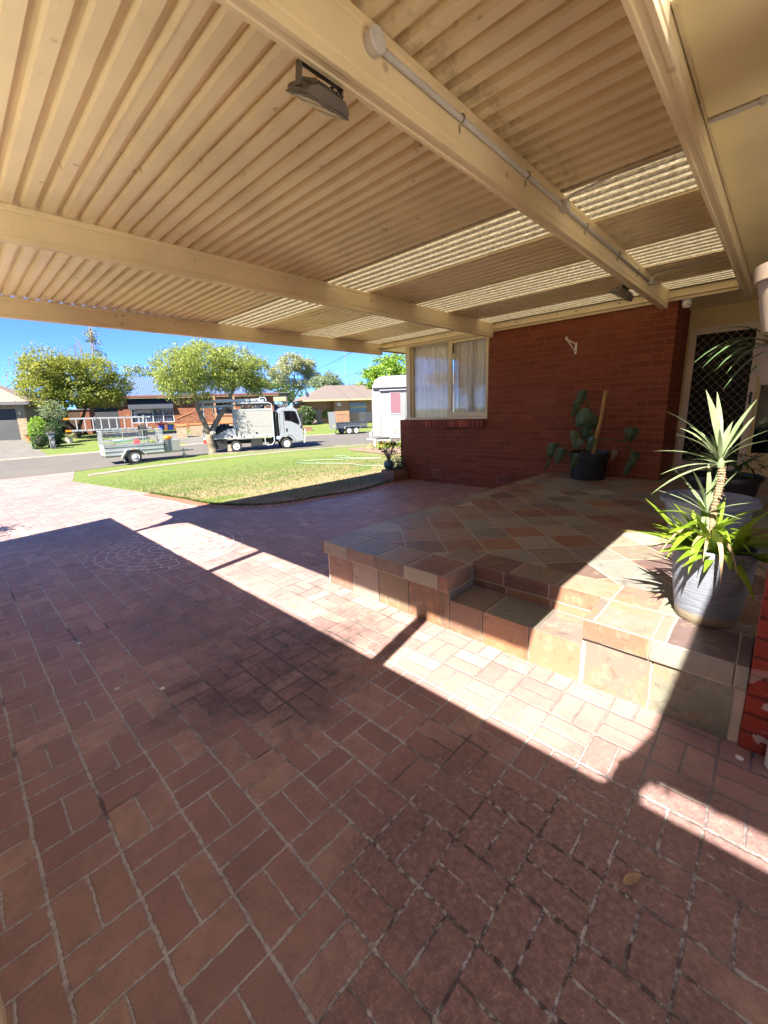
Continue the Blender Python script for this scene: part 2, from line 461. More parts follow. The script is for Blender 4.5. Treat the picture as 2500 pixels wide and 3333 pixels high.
def mat_glass(name, tint=(1, 1, 1, 1), k=.08, rough=.02):
    b = NB(name)
    g = b.node('ShaderNodeBsdfGlossy', {'Color': (1, 1, 1, 1), 'Roughness': rough}).outputs[0]
    t = b.node('ShaderNodeBsdfTransparent', {'Color': tint}).outputs[0]
    fr = b.node('ShaderNodeFresnel', {'IOR': 1.52}).outputs[0]
    return b.done(b.mixsh(b.m('ADD', b.m('MULTIPLY', fr, .26), k, clamp=True), t, g))
M['glass'] = mat_glass('window_glass', k=.01)
M['darkglass'] = paint('dark_glass', (.012, .016, .022, 1), .06, 0, spec=.9)
def mat_curtain():
    b = NB('sheer_curtain'); P = b.pos()
    c = b.ramp(b.noise(P, 24, 3), [(.3, (.84, .83, .82, 1)), (.7, (.93, .92, .91, 1))])
    tr = b.node('ShaderNodeBsdfTranslucent', {'Color': c}).outputs[0]
    sh = b.mixsh(.12, b.bsdf(c, .9, spec=.1), tr)
    t = b.node('ShaderNodeBsdfTransparent').outputs[0]
    return b.done(b.mixsh(.07, sh, t))
M['curtain'] = mat_curtain()
M['black'] = paint('black_plastic', (.012, .012, .013, 1), .35, .1)
M['dark'] = paint('dark_void', (.006, .006, .006, 1), .9, 0)
M['white'] = paint('white_paint', (.78, .78, .76, 1), .4, .05)
M['conduit'] = paint('grey_white_conduit', (.55, .54, .52, 1), .4, .08, dirt=(.30, .27, .22, 1))
M['doorframe'] = paint('security_door_paint', (.66, .56, .48, 1), .4, .06)
M['mesh'] = paint('door_grille_metal', (.42, .32, .22, 1), .45, .1)
M['alu'] = paint('weathered_aluminium', (.42, .40, .36, 1), .4, .15, metal=.6, dirt=(.18, .15, .1, 1))
M['terracotta'] = paint('terracotta_vent', (.33, .115, .075, 1), .75, .2)
M['potpink'] = paint('pale_terracotta_plastic', (.36, .28, .225, 1), .4, .08)
M['soil'] = paint('potting_soil', (.05, .035, .025, 1), .95, .4, .8, 30)
M['timber'] = paint('weathered_timber', (.28, .24, .19, 1), .85, .3, .5, 6)
M['stake'] = paint('timber_stake', (.36, .21, .06, 1), .8, .25, .4, 9)
def mat_potgrey():
    b = NB('rendered_grey_pot'); P = b.obj(); X, Y, Z = b.sep(P)
    n = b.noise(b.comb(b.m('MULTIPLY', X, .45), b.m('MULTIPLY', Y, .45), b.m('MULTIPLY', Z, 2.6)), 32, 4, .6, .3)
    c = b.ramp(n, [(.3, (.155, .18, .235, 1)), (.7, (.20, .225, .285, 1))])
    base = b.m('SUBTRACT', 1, b.band(b.m('ADD', Z, b.m('MULTIPLY', b.noise(P, 16, 3), .03)), .05, .085))
    c = b.mix(b.m('MULTIPLY', base, .7), c, S(150, 132, 98))
    return b.done(b.bsdf(c, .6, b.bump(n, .7, .006), spec=.3))
M['potgrey'] = mat_potgrey()
M['bowl'] = paint('blue_grey_plastic', (.19, .22, .29, 1), .35, .08)
M['glazed'] = paint('teal_glaze', (.06, .13, .13, 1), .25, .3, 0, 5)
M['yucca'] = leafmat('yucca_leaf', (.16, .23, .12, 1), (.24, .30, .18, 1), (.34, .38, .26, 1), .2, .4, 6)
M['strap'] = leafmat('strap_leaf', (.11, .19, .015, 1), (.19, .29, .03, 1), (.28, .36, .045, 1), .35, .35, 7)
M['dryleaf'] = leafmat('dry_leaf', (.28, .19, .09, 1), (.40, .30, .19, 1), (.48, .38, .27, 1), .25, .7, 8)
M['stemtan'] = paint('yucca_stem', (.30, .20, .13, 1), .8, .3, .8, 40)
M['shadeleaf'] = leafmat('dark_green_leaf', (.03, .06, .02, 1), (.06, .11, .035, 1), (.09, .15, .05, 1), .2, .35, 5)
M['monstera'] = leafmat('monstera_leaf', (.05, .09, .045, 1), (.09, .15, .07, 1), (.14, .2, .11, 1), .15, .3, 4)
def mat_peelbrick():
    base = mat_brick('peeling_painted_brick', 'y', c0=S(150, 62, 50), c1=S(128, 52, 44), c2=S(160, 74, 58), mortar=S(96, 46, 40), mort=.008)
    nt = base.node_tree
    b = NB.__new__(NB); b.mat = base; b.nt = nt; b._pos = None
    b.out = [n for n in nt.nodes if n.type == 'OUTPUT_MATERIAL'][0]
    pr = [n for n in nt.nodes if n.type == 'BSDF_PRINCIPLED'][0]
    old = pr.inputs['Base Color'].links[0].from_socket
    P = b.pos(); X, Y, Z = b.sep(P)
    n = b.noise(P, 9, 5, .55, .6)
    low = b.m('SUBTRACT', 1, b.band(Z, .22, .5))
    k = b.m('MULTIPLY', b.band(n, .53, .56), low)
    b.set(pr.inputs['Base Color'], b.mix(b.m('MULTIPLY', k, .85), old, S(190, 180, 176)))
    return base
M['peelbrick'] = mat_peelbrick()
M['steelpost'] = mat_cream('cream_post', (.64, .54, .36, 1), True)
# ------------------------------------------------------------------ camera, sky, sun
def setup_view():
    cam = bpy.data.cameras.new('camera'); o = bpy.data.objects.new('camera', cam); COL.objects.link(o)
    r0 = Vector((0.7002975, -0.7129489, -0.0358822)); r1 = Vector((-0.1735655, -0.1212976, -0.9773238)); r2 = Vector((0.6924293, 0.6906454, -0.2086878))
    Rm = Matrix((r0, -r1, -r2)).transposed().to_4x4()
    o.matrix_world = Matrix.Translation((0, 0, 1.457)) @ Rm
    F, CX, CY = 1344.036, 1195.99, 1624.33
    cam.sensor_fit = 'HORIZONTAL'; cam.sensor_width = 36
    # the photo is 2500 x 3333: with a horizontal fit both shifts are in units of the width
    cam.lens = F/2500*36
    cam.shift_x = (1250-CX)/2500; cam.shift_y = (CY-1666.5)/2500
    cam.clip_start = .03; cam.clip_end = 3000
    SC.camera = o
    d = Vector((.95, .185, -1)).normalized()
    L = bpy.data.lights.new('sun', 'SUN'); L.energy = 4.2; L.angle = RAD(.53); L.color = (1, .90, .74)
    s = bpy.data.objects.new('sun', L); COL.objects.link(s); s.rotation_euler = d.to_track_quat('-Z', 'Y').to_euler(); s.location = (-20, -5, 30)
    w = bpy.data.worlds.new('World'); SC.world = w; w.use_nodes = True
    nt = w.node_tree; nt.nodes.clear()
    sky = nt.nodes.new('ShaderNodeTexSky'); sky.sky_type = 'NISHITA'; sky.sun_disc = False
    sky.sun_elevation = math.asin(-d.z); sky.sun_rotation = atan2(-d.x, -d.y)
    sky.air_density = 1.0; sky.dust_density = .12; sky.ozone_density = 10.0; sky.altitude = 8000
    bg = nt.nodes.new('ShaderNodeBackground'); bg.inputs[1].default_value = .08
    out = nt.nodes.new('ShaderNodeOutputWorld')
    nt.links.new(sky.outputs[0], bg.inputs[0]); nt.links.new(bg.outputs[0], out.inputs[0])
    SC.view_settings.view_transform = 'Standard'; SC.view_settings.look = 'None'
    SC.view_settings.exposure = 2.55; SC.view_settings.gamma = 1
    SC.render.engine = 'CYCLES'
    c = SC.cycles
    c.use_denoising = True
    try: c.denoiser = 'OPENIMAGEDENOISE'; c.denoising_input_passes = 'RGB_ALBEDO_NORMAL'
    except Exception: pass
    c.max_bounces = 12; c.diffuse_bounces = 9; c.glossy_bounces = 3; c.transmission_bounces = 4; c.transparent_max_bounces = 12
    c.caustics_reflective = False; c.caustics_refractive = False
    c.sample_clamp_indirect = 8
    c.use_adaptive_sampling = True; c.adaptive_threshold = .02
setup_view()

# ------------------------------------------------------------------ ground sheets
def mat_lawn():
    b = NB('lawn_ground'); P = b.pos(); X, Y, Z = b.sep(P)
    f = b.noise(P, .55, 5, .6, .4); g = b.noise(P, 26, 4, .8); h = b.noise(P, 3.2, 4, .65)
    col = b.ramp(b.m('ADD', b.m('MULTIPLY', h, .6), b.m('MULTIPLY', g, .4)), [(.3, (.075, .115, .028, 1)), (.5, (.115, .160, .044, 1)), (.7, (.16, .185, .065, 1))])
    dry = b.band(f, .5, .66)
    # worn, sandy turf near the paving
    near = b.m('MULTIPLY', b.m('SUBTRACT', 1, b.band(Y, 8.0, 12.5)), b.m('SUBTRACT', 1, b.band(Y, 40, 60)))
    bare = b.m('MULTIPLY', near, b.band(b.noise(b.comb(b.m('MULTIPLY', X, .5), Y, 0), 1.1, 4, .6, .6), .33, .52))
    u = b.m('SUBTRACT', Y, b.m('ADD', 5.9, b.m('MULTIPLY', b.m('SUBTRACT', f, .5), 1.6)))
    earth = b.m('MULTIPLY', b.m('SUBTRACT', 1, b.band(u, .1, .7)), b.band(X, 3.0, 3.6))
    col = b.mix(b.m('MULTIPLY', dry, .45), col, (.19, .165, .085, 1))
    col = b.mix(b.m('MULTIPLY', bare, .85), col, b.mix(g, (.23, .17, .105, 1), (.31, .24, .16, 1)))
    col = b.mix(b.m('MULTIPLY', earth, .85), col, b.mix(g, (.20, .14, .10, 1), (.32, .24, .18, 1)))
    return b.done(b.bsdf(col, .9, b.bump(g, .8, .03), spec=.15))
M['lawn'] = mat_lawn()
def mat_road():
    b = NB('asphalt_road'); P = b.pos()
    c = b.ramp(b.noise(P, 60, 4, .7), [(.3, (.085, .080, .078, 1)), (.7, (.125, .118, .114, 1))])
    c = b.mix(b.m('MULTIPLY', b.band(b.noise(P, .5, 4), .4, .7), .35), c, (.14, .13, .122, 1))
    return b.done(b.bsdf(c, .85, b.bump(b.noise(P, 120, 2), .4, .004), spec=.25))
M['road'] = mat_road()
M['bounceconc'] = paint('pale_bounce_concrete', (.78, .75, .70, 1), .85, .1, .3, 3)  # near-white, so the unseen yard throws sunlight up to the ceiling
M['concrete'] = paint('path_concrete', (.19, .17, .148, 1), .85, .2, .3, 3)

def ybreaks(y0, y1, step):
    ys = {y0, y1}
    for q in (7.5, 17.5, 31, 44, 60):
        if y0 < q < y1: ys.add(q)
    y = y0
    while y < y1: ys.add(round(y, 4)); y += step
    return sorted(ys)

g = MB()
ys = [-300, -60, -12, -5, -1, 2] + [3+i*.75 for i in range(6)] + [7.5] + [8.5+i for i in range(9)] + [17.5, 21, 26, 31, 34, 38, 44, 52, 60, 90, 160, 320, 900]
xs = [-600, -120, -40, -10, -2, 0, 1, 2, 3, 4, 5, 6, 8, 10, 12, 15, 20, 26, 34, 46, 70, 120, 260, 900]
vs = [(x, y, terrain(y)) for y in ys for x in xs]; nx = len(xs)
g.add(vs, [(j*nx+i, j*nx+i+1, (j+1)*nx+i+1, (j+1)*nx+i) for j in range(len(ys)-1) for i in range(nx-1)])
g.build('ground', M['lawn'], kind='structure')

def strip(name, mat, left, right, dz, kind='structure', nsub=1):
    """ruled sheet between two polylines of (x, y) given point for point, following the terrain"""
    m = MB(); L = []
    def fine(a):
        out = []
        for (p, q) in zip(a, a[1:]):
            for k in range(6): out.append((p[0]+(q[0]-p[0])*k/6, p[1]+(q[1]-p[1])*k/6))
        return out+[a[-1]]
    A, B = fine(left), fine(right)
    n = 13
    vs = []
    for (p, q) in zip(A, B):
        for k in range(n):
            x, y = p[0]+(q[0]-p[0])*k/(n-1), p[1]+(q[1]-p[1])*k/(n-1)
            vs.append((x, y, terrain(y)+dz))
    m.add(vs, [(i*n+k, i*n+k+1, (i+1)*n+k+1, (i+1)*n+k) for i in range(len(A)-1) for k in range(n-1)])
    return m.build(name, mat, kind=kind)

# driveway: flat apron under the carport, then the slope to the street
EDGE = [(6.777, 5.62), (6.1, 5.58), (5.4, 5.45), (4.97, 5.48), (4.5, 5.62), (3.81, 5.72), (3.44, 5.95), (3.2, 6.24), (2.98, 6.75), (2.9, 7.5)]
m = MB()
poly = [(-.32, -2.2), (2.4, -2.2), (2.4, 0), (6.777, 0)] + EDGE + [(-.32, 7.5)]
m.add([(x, y, .006) for x, y in poly], [list(range(len(poly)))])
for (ya, yb) in ((7.5, 17.5), (17.5, 20.9)):
    xa, xb = (2.9, 2.9 if yb < 18 else 3.6)
    xa2 = 2.9
    m.add([(-.32, ya, terrain(ya)+.006), (xa2, ya, terrain(ya)+.006), (xb, yb, terrain(yb)+.006), (-.32-(1.5 if yb > 18 else 0), yb, terrain(yb)+.006)], [(0, 1, 2, 3)])
m.build('driveway', M['paving'], kind='structure')
m = MB(); m.add([(-9, -2.2, .005), (-.33, -2.2, .005), (-.33, 7.5, .005), (-9, 7.5, .005)], [(0, 1, 2, 3)]); m.add([(-9, -16, .005), (2.14, -16, .005), (2.14, -2.2, .005), (-9, -2.2, .005)], [(0, 1, 2, 3)]); m.build('bounce_yard', M['bounceconc'], kind='structure')  # unseen pale ground, added to bounce sun under the carport
# soldier course that follows the curved lawn edge
def curve_pts(P, step):
    out = []; 
    def cr(p0, p1, p2, p3, t):
        return tuple(.5*((2*p1[i])+(-p0[i]+p2[i])*t+(2*p0[i]-5*p1[i]+4*p2[i]-p3[i])*t*t+(-p0[i]+3*p1[i]-3*p2[i]+p3[i])*t**3) for i in (0, 1))
    dense = []
    for i in range(len(P)-1):
        p0, p1, p2, p3 = P[max(i-1, 0)], P[i], P[i+1], P[min(i+2, len(P)-1)]
        for k in range(30): dense.append(cr(p0, p1, p2, p3, k/30))
    dense.append(P[-1])
    acc = 0; out = [dense[0]]
    for a, b2 in zip(dense, dense[1:]):
        acc += math.dist(a, b2)
        if acc >= step: out.append(b2); acc = 0
    return out
cp = curve_pts([(6.6, 5.6)]+EDGE[1:]+[(2.9, 9.5)], .108)
base, bricks = MB(), MB()
prev = None
rows = []
for a, c2 in zip(cp, cp[1:]):
    tx, ty = c2[0]-a[0], c2[1]-a[1]; l = math.hypot(tx, ty); tx /= l; ty /= l
    rows.append((a, c2, (-ty, tx)))
for (a, c2, nn) in rows:
    z = lambda y, dz: terrain(y)+dz
    W = .22
    def q(p, k, dz): return (p[0]+nn[0]*k, p[1]+nn[1]*k, z(p[1]+nn[1]*k, dz))
    base.add([q(a, .02, .010), q(c2, .02, .010), q(c2, W+.03, .010), q(a, W+.03, .010)], [(3, 2, 1, 0)])
    e = .06
    a2 = (a[0]+(c2[0]-a[0])*e, a[1]+(c2[1]-a[1])*e); c3 = (c2[0]-(c2[0]-a[0])*e, c2[1]-(c2[1]-a[1])*e)
    bricks.add([q(a2, .03, .014), q(c3, .03, .014), q(c3, W+.01, .014), q(a2, W+.01, .014)], [(3, 2, 1, 0)])
b_ = NB('edging_brick'); P_ = b_.pos()
M['edgebrick'] = b_.done(b_.bsdf(b_.ramp(b_.noise(P_, 12, 4, .7), [(.3, S(140, 88, 74)), (.7, S(172, 112, 92))]), .6))
M['mortar'] = paint('pale_mortar', S(186, 180, 170), .9, .15, .3, 20)
base.build('driveway_edging_mortar', M['mortar'], kind='structure')
bricks.build('driveway_edging', M['edgebrick'], kind='structure')

# ------------------------------------------------------------------ slate patio with its cut-in step
pt = thing('slate_patio', 'raised slate tiled patio with a cut-in step in front of the brick wall', 'patio', (2.15, 1, 0))
rt = random.Random(19)
m = MB()
m.box(2.156, 2.46, 1.41, 2.655, .0, .278); m.box(2.46, 7.75, .60, 2.64, 0, .278); m.box(2.156, 2.46, -.035, .60, 0, .278); m.box(2.46, 7.75, -3.2, .60, 0, .278)
m.box(2.156, 2.46, .60, 1.41, 0, .215); m.build('core', M['mortar'], pt)
def ragged(a, b, n, amp):
    return [a+(b-a)*k/n+(rt.uniform(-amp, amp) if 0 < k < n else 0) for k in range(n+1)]
def slab_x(m, x, y0, y1, z0, z1, th, amp=.0016):
    """upright tile facing -x with a slightly irregular outline"""
    o = rt.uniform(-.0018, .0018); P = []
    n = 6
    for k in range(n+1): P.append((y0+(y1-y0)*k/n, z0+rt.uniform(0, amp)))
    for k in range(4): P.append((y1-rt.uniform(0, amp), z0+(z1-z0)*(k+1)/5))
    for k in range(n+1): P.append((y1-(y1-y0)*k/n, z1-rt.uniform(0, amp)))
    for k in range(4): P.append((y0+rt.uniform(0, amp), z1-(z1-z0)*(k+1)/5))
    m.prism(P, 'x', x+o, x+o+th)
m = MB(); k = -1
while True:
    a, b_2 = .293*k-.0023, .293*(k+1)-.0023; k += 1
    a, b_2 = max(a, -.034), min(b_2, 2.66)
    if a > 2.6: break
    if b_2 < 0: continue
    for lo_, hi_, zt in ((-.034, .60, .275), (.60, 1.412, .214), (1.412, 2.66, .275)):
        y0_, y1_ = max(a, lo_), min(b_2, hi_)
        if y1_-y0_ > .02: slab_x(m, 2.144, y0_+.0025, y1_-.0025, .002, zt, .014)
m.build('riser', M['slate'], pt, bevel=.0025)
m = MB(); m.box(2.452, 2.462, .605, 1.408, .224, .3785); m.box(2.156, 2.452, 1.4085, 1.4125, .224, .279); m.box(2.16, 2.455, 2.655, 2.662, .0, .278); m.box(2.455, 6.4, 2.640, 2.65, 0, .278); m.build('side_riser', M['slate'], pt)
m = MB()
for ya_, yb_ in ((.603, .875), (.879, 1.165), (1.169, 1.409)): m.prism([(2.140+rt.uniform(-.002, .002), ya_), (2.452, ya_), (2.452, yb_), (2.140+rt.uniform(-.002, .002), yb_)], 'z', .2155, .2225+rt.uniform(0, .0008))
m.build('step_tread', M['slate'], pt, bevel=.002)
def cope(y0, y1, x1):
    """row of coping tiles with uneven noses"""
    m = MB(); kk = math.floor((y0-.01)/.295)
    while .01+.295*kk < y1-.01:
        a, b_2 = max(y0, .01+.295*kk)+.002, min(y1, .01+.295*(kk+1))-.002; kk += 1
        if b_2-a < .02: continue
        o = rt.uniform(-.003, .002); n = 7
        P = [(2.122+o+rt.uniform(-.0016, .0016), a+(b_2-a)*q/n) for q in range(n+1)]
        m.prism(P+[(x1, b_2), (x1, a)], 'z', .277+rt.uniform(-.003, .002), .3795+rt.uniform(0, .0012))
    m.build('coping', M['slate'], pt, bevel=.003)
cope(-.035, .602, 2.452); cope(1.410, 2.69, 2.452)
m = MB(); m.box(2.14, 2.453, -.033, .598, .279, .376); m.box(2.14, 2.453, 1.414, 2.686, .279, .376); m.build('coping_mortar', M['mortar'], pt, kind='stuff')
m = MB()
m.prism([(2.458, -3.2), (7.75, -3.2), (7.75, 2.55), (6.3, 2.60), (2.458, 2.687)], 'z', .2785, .3797)
m.build('tiled_floor', M['slate'], pt, bevel=.004)

# ------------------------------------------------------------------ brick house
hs = thing('brick_house', 'red brick house with sliding corner window and cream eaves beside the carport', 'house', (6.78, 1, 0))
w = MB()
w.box(6.790, 7.02, 1.10, 5.695, -.1, .265)
w.box(6.777, 7.02, 1.10, 5.70, .265, 1.245)
w.box(6.777, 7.02, 1.10, 3.695, 1.245, 2.705)
w.build('front_wall', M['brick'], hs)
w = MB()
w.box(7.02, 7.80, 1.10, 1.33, .2, 2.72); w.build('return_wall', M['brick_x'], hs)
w = MB(); w.box(7.02, 13, 5.46, 5.70, -.1, 1.245); w.box(9, 13, 5.46, 5.70, 1.245, 2.8); w.build('street_wall', M['brick_x'], hs)
# brick-on-edge sill
s_ = MB(); n = 20
for i in range(n):
    y0 = 3.735+i*(5.43-3.735)/n
    T = Matrix.Translation((6.745, y0+.04, 1.172)) @ Matrix.Rotation(RAD(-9), 4, 'Y')
    s_.mi = 1 if i in (4, 5, 7, 14) else 0
    s_.box(-.055, .06, -.0365, .0365, -.057, .057, T)
M['sillbrick'] = paint('sill_brick', S(128, 58, 46), .75, .25, .5, 20); M['sillbrick2'] = paint('sill_brick_orange', S(158, 80, 52), .75, .2, .5, 20)
s_.build('brick_sill', [M['sillbrick'], M['sillbrick2']], hs, bevel=.005)
m = MB(); m.box(6.725, 6.777, 3.73, 5.435, 1.10, 1.20); m.build('sill_mortar', paint('sill_mortar', S(104, 70, 58), .9, .2), hs)
for y0, z0 in ((4.68, .118), (3.275, .121)):
    v = MB(); y1, z1 = y0+.215, z0+.138
    v.box(6.774, 6.80, y0, y1, z0, z0+.018); v.box(6.774, 6.80, y0, y1, z1-.018, z1)
    v.box(6.774, 6.80, y0, y0+.018, z0+.018, z1-.018); v.box(6.774, 6.80, y1-.018, y1, z0+.018, z1-.018)
    for k in range(1, 6): yy = y0+.018+k*(.179/6); v.box(6.776, 6.80, yy-.004, yy+.004, z0+.018, z1-.018)
    for k in range(1, 3): zz = z0+.018+k*(.102/3); v.box(6.7775, 6.80, y0+.018, y1-.018, zz-.004, zz+.004)
    o = v.build('air_vent', M['terracotta'], hs)
    d_ = MB(); d_.box(6.7895, 6.7898, y0+.01, y1-.01, z0+.01, z1-.01); d_.build('vent_shadow_gap', M['dark'], o, local=False)
# window
wn = MB()
wn.box(6.765, 6.90, 5.415, 5.515, 1.245, 2.70)      # corner post
wn.box(6.765, 6.90, 3.695, 5.415, 2.655, 2.70); wn.box(6.755, 6.90, 3.695, 5.54, 1.2452, 1.287)
wn.box(6.785, 6.90, 3.695, 3.705, 1.287, 2.655)
wn.box(6.80, 6.88, 5.375, 5.415, 1.287, 2.655); wn.box(6.80, 6.88, 4.50, 4.53, 1.287, 2.655)
wo = wn.build('window', M['frame'], hs, bevel=.003)
m = MB()
ya, yb, za, zb = 3.708, 4.497, 1.290, 2.652
m.box(6.778, 6.818, ya, ya+.042, za, zb); m.box(6.778, 6.818, yb-.055, yb, za, zb)
m.box(6.7785, 6.818, ya+.042, yb-.055, za, za+.085); m.box(6.7785, 6.818, ya+.042, yb-.055, zb-.045, zb)
m.build('sliding_sash', M['frame'], wo, bevel=.003)
m = MB(); m.box(6.797, 6.801, ya+.042, yb-.055, za+.085, zb-.045); m.box(6.840, 6.844, 4.53, 5.375, 1.287, 2.655); m.build('window_pane', M['glass'], wo)
m = MB(); m.box(6.845, 6.849, 5.44, 5.442, 1.287, 2.655); m.box(6.93, 9.0, 5.44, 5.445, 1.287, 2.655); m.build('side_pane', M['glass'], wo)
def curtain(y0, y1, x, name, amp=.022, wl=.085):
    c = MB(); n = 120; rows_ = 8; vs = []
    for j in range(rows_+1):
        z = 1.28+(2.66-1.28)*j/rows_
        for i in range(n+1):
            t = i/n; y = y0+(y1-y0)*t
            ph = 2*pi*(t*(y1-y0)/wl) + .9*sin(t*11) + .5*sin(t*29+1)
            k = 1-.35*j/rows_
            vs.append((x+amp*k*sin(ph)+.008*sin(t*40+j*.7), y, z))
    c.add(vs, [(j*(n+1)+i, j*(n+1)+i+1, (j+1)*(n+1)+i+1, (j+1)*(n+1)+i) for j in range(rows_) for i in range(n)])
    o = c.build(name, M['curtain'], wo, smooth=True); return o
curtain(4.50, 5.41, 6.905, 'curtain'); curtain(3.70, 4.495, 6.93, 'curtain', .018, .11)
m = MB(); m.box(6.86, 6.875, 4.05, 4.10, 1.29, 2.65); m.build('curtain_gap_rail', M['conduit'], wo)
# room behind the window
rm = MB(); rm.box(9.0, 9.1, 1.33, 5.46, 0, 2.75); rm.box(7.02, 9.0, 1.335, 1.40, 0, 2.75); rm.box(7.02, 9.0, 1.40, 5.45, .3, .4); rm.build('room_lining', paint('room_wall', (.30, .28, .25, 1), .8, .1), hs)
# porch: lintel panel, door, sidelight
XD = 7.75
pn = MB()
pn.box(XD, XD+.06, -3.2, 1.10, 2.465, 2.70); pn.box(XD+.002, XD+.06, -3.2, .245, .38, .70)
pn.box(XD-.02, XD+.05, .245, .29, .38, 2.465); pn.box(XD-.012, XD+.05, 1.072, 1.10, .38, 2.465); pn.box(XD-.008, XD+.05, .29, 1.072, 2.425, 2.465)
pn.build('porch_panel', M['lintel'], hs)
dd = MB(); y0, y1, z0, z1 = .292, 1.070, .395, 2.423; fw = .075
dd.box(XD-.030, XD+.004, y0, y0+fw, z0, z1); dd.box(XD-.030, XD+.004, y1-fw, y1, z0, z1)
dd.box(XD-.029, XD+.004, y0+fw, y1-fw, z1-fw-.01, z1); dd.box(XD-.029, XD+.004, y0+fw, y1-fw, z0, z0+.16)
do = dd.build('security_door', M['doorframe'], hs, bevel=.004)
gr = MB(); gy0, gy1, gz0, gz1 = y0+fw, y1-fw, z0+.16, z1-fw-.01
def clipbar(p, d):
    ts = []
    lo, hi = -9, 9
    for a, (mn, mx) in ((0, (gy0, gy1)), (1, (gz0, gz1))):
        t0, t1 = (mn-p[a])/d[a], (mx-p[a])/d[a]
        if t0 > t1: t0, t1 = t1, t0
        lo, hi = max(lo, t0), min(hi, t1)
    return (lo, hi) if hi-lo > .02 else None
for sgn in (1, -1):
    for k in range(-30, 50):
        p = (gy0, gz0+k*.118); d = (1, sgn*1.18)
        r = clipbar(p, d)
        if r:
            x = XD-.016 if sgn > 0 else XD-.012
            gr.bar((x, p[0]+d[0]*r[0], p[1]+d[1]*r[0]), (x, p[0]+d[0]*r[1], p[1]+d[1]*r[1]), .006, .003)
for k in range(-30, 50):
    for l in range(14):
        yy = gy0 + l*.05; 
        zz = gz0 + k*.118 + 1.18*(l*.05)
        if gy0 < yy < gy1 and gz0 < zz < gz1 and abs(((zz-gz0)+1.18*(yy-gy0))/.118 % 1) < .01: gr.obox((XD-.018, yy, zz), (.004, .014, .014))
gr.build('door_grille', M['mesh'], do)
m = MB(); m.box(XD+.010, XD+.04, .29, 1.072, .38, 2.43); m.build('inner_door', M['dark'], do)
m = MB(); m.box(XD+.03, XD+.05, -3.2, .245, .70, 2.465); m.build('sidelight', M['darkglass'], hs)
m = MB(); m.box(XD-.042, XD-.0305, .315, .345, 1.36, 1.52); m.cyl((XD-.042, .33, 1.47), (XD-.09, .33, 1.47), .011); m.bar((XD-.085, .33, 1.47), (XD-.085, .44, 1.475), .02, .016); m.cyl((XD-.042, .33, 1.39), (XD-.05, .33, 1.39), .011)
m.build('door_handle', M['black'], do, bevel=.003)
# eaves, soffit, roof
m = MB()
m.prism([(1.83, -7), (2.663, -7), (2.663, .398), (1.83, .398)], 'z', 2.690, 2.700)
m.prism([(2.669, -7), (6.717, -7), (6.717, .398), (2.669, .398)], 'z', 2.690, 2.700)
m.prism([(6.717, -7), (13, -7), (13, 1.099), (6.775, 1.099), (6.775, .398), (6.717, .398)], 'z', 2.690, 2.700)
m.build('soffit', M['soffit'], hs)
m = MB(); m.prism([(6.60, 5.71), (13, 5.71), (13, 6.3), (6.60, 6.3)], 'z', 2.715, 2.73); m.build('soffit', M['soffit'], hs)
m = MB(); m.box(1.805, 1.83, -7, .40, 2.66, 2.84); m.box(1.83, 6.72, .3985, .406, 2.676, 2.84); m.box(6.742, 6.777, .53, 6.3, 2.676, 2.7085); m.box(6.60, 13, 6.3, 6.325, 2.69, 2.86)
m.build('fascia', M['frame'], hs)
m = MB(); m.tube([(2.666, .396, 2.678), (2.666, -.6, 2.678)], .011, 10); m.box(2.654, 2.678, .205, .225, 2.664, 2.690); m.build('soffit_conduit', M['conduit'], hs)
m = MB()
m.add([(1.8, -7, 2.85), (1.8, .40, 2.85), (6.6, .40, 2.86), (6.6, 6.35, 2.87), (13.5, 6.35, 2.87), (13.5, -7, 2.85), (9.5, 1.5, 4.5), (9.5, -3, 4.5)],
      [(0, 1, 7), (1, 2, 6, 7), (2, 3, 6), (3, 4, 6), (4, 5, 7, 6), (5, 0, 7)])
m.add([(1.8, -7, 2.849), (1.8, .40, 2.849), (6.6, .40, 2.859), (6.6, 6.35, 2.869), (13.5, 6.35, 2.869), (13.5, -7, 2.849)], [(0, 5, 4, 3, 2, 1)])
m.build('roof', paint('roof_tiles', (.16, .08, .06, 1), .8, .3, .6, 4), hs)
# brick pier at the near end of the patio
m = MB(); m.box(2.14, 2.38, -.42, -.037, 0, 2.69); m.build('brick_pier', M['peelbrick'], hs)
m = MB(); m.box(2.14, 2.38, -14, -3.2, 0, 2.69); m.build('bounce_wall', M['white'], hs)  # unseen white wall, added to bounce sun back under the carport
m = MB(); m.tube([(2.088, -.165, .01), (2.088, -.165, 2.69)], .046, 20); m.build('downpipe', M['conduit'], hs, smooth=True, autosm=40)
m = MB(); m.box(2.38, 7.85, -3.4, -3.2, 0, 2.69); m.build('porch_side_wall', M['white'], hs)  # unseen wall, set back and whitened to brighten the porch

